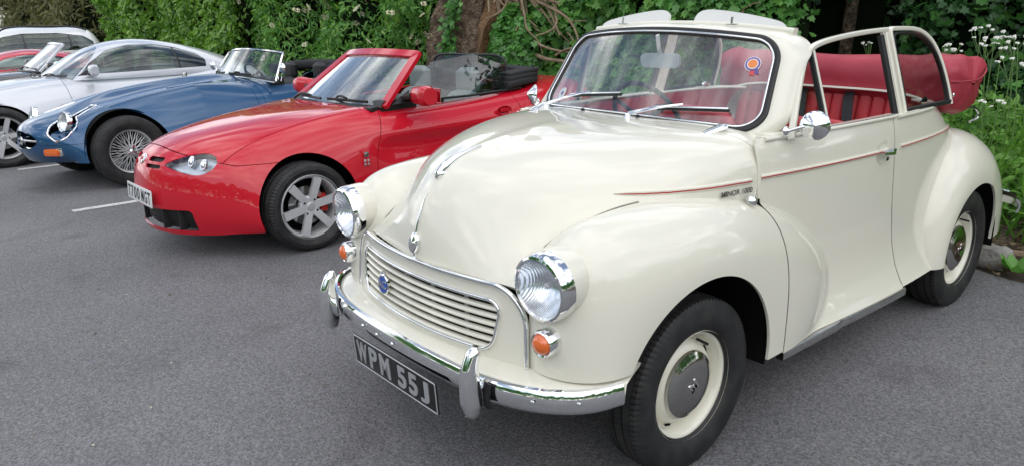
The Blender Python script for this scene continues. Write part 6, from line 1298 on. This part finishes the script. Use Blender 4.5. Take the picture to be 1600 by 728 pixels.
# elder flower heads on the hedge
fl = [o for o in bpy.data.objects if o.name == 'bramble_hedge'][0]
nfl = 34; a_ = rng.uniform(0, 2*PI, nfl); rr_ = np.sqrt(rng.uniform(0, 1, nfl))*.085; fv = np.stack([rr_*np.cos(a_), rr_*np.sin(a_), .018*np.cos(rr_*20)+rng.uniform(-.006, .006, nfl)], 1)
FLT = (np.array([(-.5, -.5, 0), (.5, -.5, 0), (.5, .5, 0), (-.5, .5, 0), (0, 0, .45)]), [(0, 1, 4), (1, 2, 4), (2, 3, 4), (3, 0, 4)])
fh0 = fast('flower_head', leaves(FLT, fv, rng.uniform(.018, .03, nfl), np.tile([0, 0, 1.0], (nfl, 1)), 0, .25), FLT[1], 'petal_cream', fl); L0 = np.array(fl.location)
px_list = [(478, 17), (482, 12), (463, 16), (508, 27), (478, 34), (476, 70), (557, 14), (566, 22), (576, 65), (653, 66), (643, 58), (662, 6), (660, 24), (556, 37), (669, 55), (596, 90), (372, 2), (610, 20), (425, 40)]
def ray_at(px, py, x_):
    d = fw+r2*((px-800)/F_PX)-u2*((py-362.05)/F_PX); t = (x_-CAM_POS.x)/d.x; return CAM_POS+d*t
for i, (px, py) in enumerate(px_list):
    q = ray_at(px, py, -3.42); o = fh0 if i == 0 else link_copy(fh0, fl); o.location = np.array(q)-L0; o.rotation_euler = (rng.uniform(-.4, .4), R(50)+rng.uniform(-.3, .3), rng.uniform(0, 6)); s_ = rng.uniform(.4, .75); o.scale = (s_,)*3
# ---- old tree with split trunk, ivy and bare roots ------------------
tree = tag(empty('old_tree', (-4.15, -6.05, gz(-6.15)+.1)), 'thick old brown tree trunk with flaking bark behind the red roadster', 'tree')
def trunk(pts, rad, n=70, m=28, seed=0, amp=.12):
    p = curve(pts, n); r_ = np.interp(np.linspace(0, 1, n), np.linspace(0, 1, len(rad)), rad); a = np.linspace(0, 2*PI, m, endpoint=False); T, A = np.meshgrid(np.linspace(0, 1, n), a, indexing='ij')
    rr_ = r_[:, None]*(1+amp*np.sin(A*5+T*6+seed)+amp*.8*np.sin(A*9-T*13+seed*2)+amp*1.2*(vnoise(A*2, T*9, 2.0, 70+seed)-.5)+amp*.9*(vnoise(A*6, T*26, 2.0, 80+seed)-.5))
    G = np.stack([p[:, 0][:, None]+rr_*np.cos(A), p[:, 1][:, None]+rr_*np.sin(A), p[:, 2][:, None]+0*A], -1); V, _, F = grid(G, wrap_v=True); return V, None, F
mk('trunk', trunk([(0, 0, -.3), (0, .02, .6), (-.02, .08, 1.2), (-.05, .22, 1.8), (-.1, .40, 3.2), (-.1, .5, 4.6)], [.60, .52, .44, .31, .25, .2], seed=1), 'bark', tree, auto=60)
mk('trunk', trunk([(.02, .52, -.3), (.02, .55, .6), (0, .62, 1.15), (-.1, .82, 1.7), (-.25, 1.2, 2.6), (-.3, 1.6, 3.6)], [.38, .34, .28, .2, .16, .12], seed=4, amp=.18), 'orange_wood', tree, auto=60)
# tangled bare roots hanging to the right of the trunk
for k in range(30):
    s0 = np.array([.10+rng.uniform(-.1, .3), .85+rng.uniform(-.1, .9), 1.72+rng.uniform(-.1, .35)]); ln = rng.uniform(.5, 1.25)
    dv = np.array([rng.uniform(-.1, .30), rng.uniform(.35, 1.0), rng.uniform(-.75, -.05)]); dv /= np.linalg.norm(dv); pts = [s0]
    for j in range(5): dv = dv+rng.normal(0, .22, 3)+np.array([0, .05, -.03]); dv /= np.linalg.norm(dv); pts.append(pts[-1]+dv*ln/5)
    mk('root', tube(curve(pts, 22), np.linspace(.026*rng.uniform(.5, 1.2), .007, 22), 6), 'pale_wood', tree)
for pts, r_ in (([(.35, 1.35, 1.35), (.38, 1.6, 1.12), (.4, 1.95, .98), (.42, 2.3, .96), (.42, 2.6, .88)], .032), ([(.36, 1.3, 1.5), (.40, 1.7, 1.2), (.42, 2.1, 1.08), (.42, 2.5, 1.05)], .02), ([(.42, 2.15, 1.02), (.45, 2.4, 1.10), (.46, 2.7, 1.10)], .014), ([(.3, 1.6, 1.75), (.35, 1.95, 1.5), (.36, 2.15, 1.22)], .024), ([(.3, 1.2, 1.85), (.36, 1.75, 1.62), (.4, 2.2, 1.55)], .022)):
    mk('root', tube(curve(pts, 26), np.linspace(r_, r_*.45, 26), 8), 'pale_wood', tree)
im = tag(empty('ivy_mound', (-3.75, -4.72, gz(-5.1))), 'rounded clump of ivy growing against the old tree trunk', 'ivy'); n = 3000; u = rng.normal(0, 1, (n, 3)); u /= np.linalg.norm(u, axis=1, keepdims=True); u[:, 0] = np.abs(u[:, 0])
ps = u*np.array([.30, .42, .80])*(1-rng.exponential(.06, n))[:, None]*(1+.25*(vnoise(u[:, 1]*2, u[:, 2]*2, 2, 90)-.5))[:, None]+np.array([-.05, .12, .78]); fo_ = fast('foliage', leaves(IVY, ps, rng.uniform(.05, .085, n), u), IVY[1], 'ivy_leaf', im); fo_['kind'] = 'stuff'
cu_ = lathe([(0, .72), (.2, .66), (.32, .3), (.30, -.4), (.2, -.8), (0, -.85)], 'z', 20); mk('dark_backing', xf(cu_, (-.08, .12, .80), None, (.72, 1.05, 1.0)), 'hedge_gap_shade', im)
hedge('low_ivy', 'low bright ivy along the ground behind the folded hood of the red roadster', 'ivy', -5.6, -2.6, .1, 1.02, flat(-3.62), 1700, IVY, (.05, .085), 'ivy_leaf', 95, .2, .22, .28, fresh='bramble_leaf')
tiv = tag(empty('trunk_ivy', (-4.0, -5.85, 1.4)), 'patch of ivy leaves climbing between the two trunks', 'ivy'); n = 420; hz_ = rng.uniform(-.5, .9, n); ps = np.stack([rng.uniform(.22, .36, n)-.10*hz_, rng.normal(0, .06, n)+.04*np.sin(hz_*6)+.10*hz_+.12, hz_], 1); fo_ = fast('foliage', leaves(IVY, ps, rng.uniform(.045, .08, n), np.tile([1, .1, .3], (n, 1))), IVY[1], 'ivy_leaf', tiv); fo_['kind'] = 'stuff'
# ---- verge on the right --------------------------------------------
n = 15000; yv = rng.uniform(-1.6, 3.0, n); xv = -3.45-rng.uniform(0, 1, n)**.8*1.6; hmax = (.30+.55*vnoise(xv, yv, 2.0, 101))*np.clip((-3.25-xv)/.55, .25, 1); zv = rng.uniform(0, 1, n)**.7*hmax+.06
vp_ = np.stack([xv, yv, zv], 1); k1 = rng.random(n) < .6
fo_ = fast('verge_nettles', leaves(OVAL, vp_[k1], rng.uniform(.05, .10, k1.sum()), np.tile([.5, .2, .9], (k1.sum(), 1)), .25, .5), OVAL[1], 'nettle_leaf'); tag(fo_, 'bright green nettles and weeds on the verge behind the rear wing', 'weeds', kind='stuff')
fo_ = fast('verge_goosegrass', leaves(LANCE, vp_[~k1], rng.uniform(.035, .075, (~k1).sum()), np.tile([.4, .2, .9], ((~k1).sum(), 1)), .1, .8), LANCE[1], 'nettle_leaf'); tag(fo_, 'fine leaved bright green goosegrass tangled on the verge', 'weeds', kind='stuff')
n = 900; yg = rng.uniform(-1.2, 2.4, n); xg = -3.35-rng.uniform(0, 1.1, n); gp_ = np.stack([xg, yg, np.full(n, .02)], 1); T = np.stack([rng.normal(.35, .45, n), rng.normal(.1, .45, n), np.ones(n)], 1); T /= np.linalg.norm(T, axis=1, keepdims=True); S3 = np.cross(T, rng.normal(0, 1, (n, 3))); S3 /= np.linalg.norm(S3, axis=1, keepdims=True); N3 = np.cross(S3, T); szg = rng.uniform(.4, .95, n)[:, None, None]; tb = BLADE[0]
gv = gp_[:, None]+szg*(S3[:, None]*tb[None, :, :1]*.55+T[:, None]*tb[None, :, 1:2]+(N3*np.sign(N3[:, :1])*1.0)[:, None]*-tb[None, :, 2:3]*1.6)
tag(fast('verge_grass', gv, BLADE[1], 'nettle_leaf'), 'long arching grass blades among the verge weeds', 'grass', kind='stuff')
n = 2600; yl = rng.uniform(-1.5, 2.8, n); xl = -2.80-rng.uniform(0, 1, n)**.8*.9; zl = np.array([bank_z(a, b) for a, b in zip(xl, yl)])+.035+rng.uniform(0, .02, n)
tag(fast('leaf_litter', leaves(OVAL, np.stack([xl, yl, zl], 1), rng.uniform(.02, .055, n), np.tile([0, 0, 1.0], (n, 1)), 0, .5), OVAL[1], 'dead_leaf'), 'brown leaf litter on the bare earth beside the rear wheel', 'leaf litter', kind='stuff')
n = 500; tw = [tube(np.array([(x_, y_, bank_z(x_, y_)+.04), (x_+l_*math.cos(a), y_+l_*math.sin(a), bank_z(x_, y_)+.045+rng.uniform(0, .02))]), .003, 4) for x_, y_, l_, a in zip(-2.85-rng.uniform(0, .8, 90), rng.uniform(-1.2, 2.4, 90), rng.uniform(.08, .3, 90), rng.uniform(0, 6.3, 90))]
tag(mk('twig_litter', join(*tw), 'dead_stick'), 'thin dry twigs scattered over the bare earth', 'twigs', kind='stuff')
st_ = tag(mk('fallen_branch', tube(curve([(-2.99, .25, .08), (-3.02, .55, .085), (-3.06, .85, .08), (-3.08, 1.3, .085)], 24), .026*(1+.12*np.sin(np.arange(24)*1.7)), 8), 'dead_stick'), 'brown fallen branch lying on the earth behind the rear wheel', 'branch')
def rock(name, loc, s, lab, seed):
    u_, v_ = np.meshgrid(np.linspace(0, 2*PI, 24, endpoint=False), np.linspace(.02, PI-.02, 14), indexing='ij'); d = np.stack([np.cos(u_)*np.sin(v_), np.sin(u_)*np.sin(v_), np.cos(v_)], -1); q = np.sign(d)*np.abs(d)**.75
    rr_ = 1+.22*(vnoise(d[..., 0]*2+seed, d[..., 1]*2+d[..., 2], 1.6, seed)-.5)+.14*(vnoise(d[..., 0]*5, d[..., 2]*5+d[..., 1]*3, 1.6, seed+1)-.5); V, _, F = grid(q*rr_[..., None]*np.array(s), wrap_u=True); return tag(mk(name, (V+np.array(loc), None, F), 'stone', auto=35), lab, 'stone', 'stones on the verge')
rock('stone', (-2.99, .60, .05), (.085, .13, .075), 'largest grey stone at the tarmac edge behind the rear wheel', 5)
rock('stone', (-3.02, .36, .05), (.06, .08, .05), 'smaller grey stone left of the largest one at the tarmac edge', 9); rock('stone', (-2.92, 1.1, .03), (.05, .06, .035), 'flat grey stone at the right edge of the tarmac', 13)
def plant(name, loc, lab, cat, group, nl, size, mat, tm, h=.12):
    r_ = tag(empty(name, loc), lab, cat, group)
    for k in range(nl):
        a = 2*PI*k/nl+rng.uniform(-.3, .3); el = rng.uniform(.35, .9); T = np.array([math.cos(a)*math.cos(el), math.sin(a)*math.cos(el), math.sin(el)]); S3 = np.cross(T, (0, 0, 1)); S3 /= np.linalg.norm(S3); N3 = np.cross(S3, T); s_ = size*rng.uniform(.7, 1.1); V = T*.03+s_*(S3*tm[0][:, :1]*1.4+T*tm[0][:, 1:2]+N3*tm[0][:, 2:3]*-1.0); mk('leaf', (V, None, tm[1]), mat, r_)
    return r_
plant('dock_plant', (-2.86, .80, .02), 'broad leaved green plant at the tarmac edge by the rear wheel', 'plant', 'verge plants', 7, .12, 'bramble_leaf', OVAL); plant('dock_plant', (-2.88, 1.02, .02), 'brown withered plant at the tarmac edge by the right border', 'plant', 'verge plants', 6, .13, 'dead_leaf', OVAL)
plant('dock_plant', (-3.15, .85, .05), 'small green plant on the bare earth beyond the fallen branch', 'plant', 'verge plants', 8, .11, 'nettle_leaf', LANCE)
# cow parsley
um = []
for k in range(26):
    a = rng.uniform(0, 2*PI); r_ = math.sqrt(rng.uniform(0, 1))*.035; um.append((r_*math.cos(a), r_*math.sin(a), .008*math.cos(r_*40)+rng.uniform(-.003, .003)))
umb = leaves(FLT, np.array(um), rng.uniform(.010, .017, 26), np.tile([0, 0, 1.0], (26, 1)), 0, .3); umb_me = fast('flower_head', umb, FLT[1], 'petal_white'); 
spots = [((1533, 44), -4.35, 'tall cow parsley with topmost white head at the right'), ((1540, 60), -4.30, 'cow parsley with paired heads below the topmost one'), ((1553, 68), -4.15, 'cow parsley beside the right end of the hood bag'), ((1568, 50), -4.4, 'cow parsley standing right of the topmost one'), ((1585, 58), -4.2, 'cow parsley leaning to the right edge'), ((1590, 68), -4.0, 'cow parsley with a wide head near the right edge'), ((1582, 92), -3.9, 'shorter cow parsley near the right edge'), ((1484, 70), -4.6, 'cow parsley showing just above the quarter window frame'), ((1475, 73), -4.7, 'cow parsley left of the hood bag top'), ((1533, 158), -3.8, 'low white flowers behind the hood bracket'), ((1560, 158), -3.75, 'low white flowers right of the hood bracket'), ((1362, 68), -5.0, 'cow parsley seen over the hood bag through the door window')]
first = True
for (px, py), x_, lab in spots:
    q = ray_at(px, py, x_); base = np.array([q.x+rng.uniform(-.1, .1), q.y+rng.uniform(-.12, .12), .1]); r_ = tag(empty('cow_parsley', tuple(base)), lab, 'wildflower', 'cow parsley on the verge'); top = np.array(q)-base
    mk('stem', tube(curve([(0, 0, 0), top*.5+np.array([.02, .03, .05]), top], 14), np.linspace(.006, .003, 14), 5), 'stem_green', r_)
    for k in range(5 if py < 120 else 3):
        d = np.array([rng.uniform(-.06, .06), rng.uniform(-.10, .10), rng.uniform(-.05, .015)]) if k else np.zeros(3); o = link_copy(umb_me, r_); o.location = top+d; o.rotation_euler = (rng.uniform(-.35, .35), rng.uniform(0, .7), 0); s_ = rng.uniform(.32, .6); o.scale = (s_,)*3
        if k: mk('stalk', tube(np.array([top*.86, top+d]), .002, 4), 'stem_green', r_)
    nl = 26; lv = leaves(LANCE, np.stack([rng.normal(0, .10, nl), rng.normal(0, .12, nl), rng.uniform(.15, .75, nl)*top[2]], 1), rng.uniform(.04, .08, nl), np.tile([.4, .1, .9], (nl, 1)), .1, .6); tag(fast('leaflets', lv, LANCE[1], 'nettle_leaf', r_), kind='stuff')
bpy.data.objects.remove(umb_me)

for hname, y0, y1, xx, nn_ in (('bramble_hedge', -12.5, -6.3, -3.75, 26), ('laurel_hedge', -20, -12.8, -3.75, 14), ('ivy_hedge', -4.6, -1.7, -3.98, 16)):
    r_ = [o for o in bpy.data.objects if o.name == hname][0]; L0 = np.array(r_.location)
    for k in range(nn_):
        p0 = np.array([xx-rng.uniform(0, .15), rng.uniform(y0, y1), rng.uniform(.7, 1.7)]); d = np.array([rng.uniform(.1, .4), rng.uniform(-.5, .5), rng.uniform(-.3, .5)]); ln = rng.uniform(.25, .6)
        mk('twig', tube(curve([p0-L0, p0-L0+d*ln*.5+np.array([0, 0, .03]), p0-L0+d*ln], 8), np.linspace(.006, .003, 8), 5), 'dead_stick', r_)
n = 130; gx_ = rng.uniform(-.5, 3.5, n); gy_ = rng.uniform(-4.5, 2.6, n); pt = np.stack([gx_, gy_, np.vectorize(gz)(gy_)+.004], 1)
tag(fast('fallen_petals', leaves(OVAL, pt, rng.uniform(.006, .018, n), np.tile([0, 0, 1.0], (n, 1)), 0, .12), OVAL[1], 'petal_cream'), 'small pale petals scattered over the tarmac', 'petals', kind='stuff')
n = 90; gx_ = rng.uniform(-2.6, 2.5, n)**1; gy_ = rng.uniform(-5, 2.4, n); pt = np.stack([gx_, gy_, np.vectorize(gz)(gy_)+.005], 1)
tag(fast('fallen_leaves', leaves(OVAL, pt, rng.uniform(.012, .03, n), np.tile([0, 0, 1.0], (n, 1)), 0, .2), OVAL[1], 'dead_leaf'), 'small dry leaf fragments scattered over the tarmac', 'leaves', kind='stuff')

# wood on the far side of the car park, seen only in reflections
n = 9000; u_ = rng.uniform(0, 1, n); ang_ = R(-50)+R(190)*u_; rad_ = 26+3*(vnoise(ang_*9, ang_*0, 1, 201)-.5)*2+rng.uniform(0, 3, n); hh_ = (5.5+3.5*vnoise(ang_*14, ang_*0+3, 1, 202))*np.sqrt(rng.uniform(0, 1, n)); tp_ = np.stack([rad_*np.cos(ang_), rad_*np.sin(ang_)-2, hh_], 1)
tp_[:, 2] += np.vectorize(gz)(tp_[:, 1]); tn_ = np.stack([-np.cos(ang_), -np.sin(ang_), .4*np.ones(n)], 1); wd2 = fast('wood', leaves(OVAL, tp_, rng.uniform(.7, 1.5, n), tn_), OVAL[1], 'ivy_leaf'); tag(wd2, 'belt of trees across the car park reflected in the chrome', 'wood', kind='stuff')
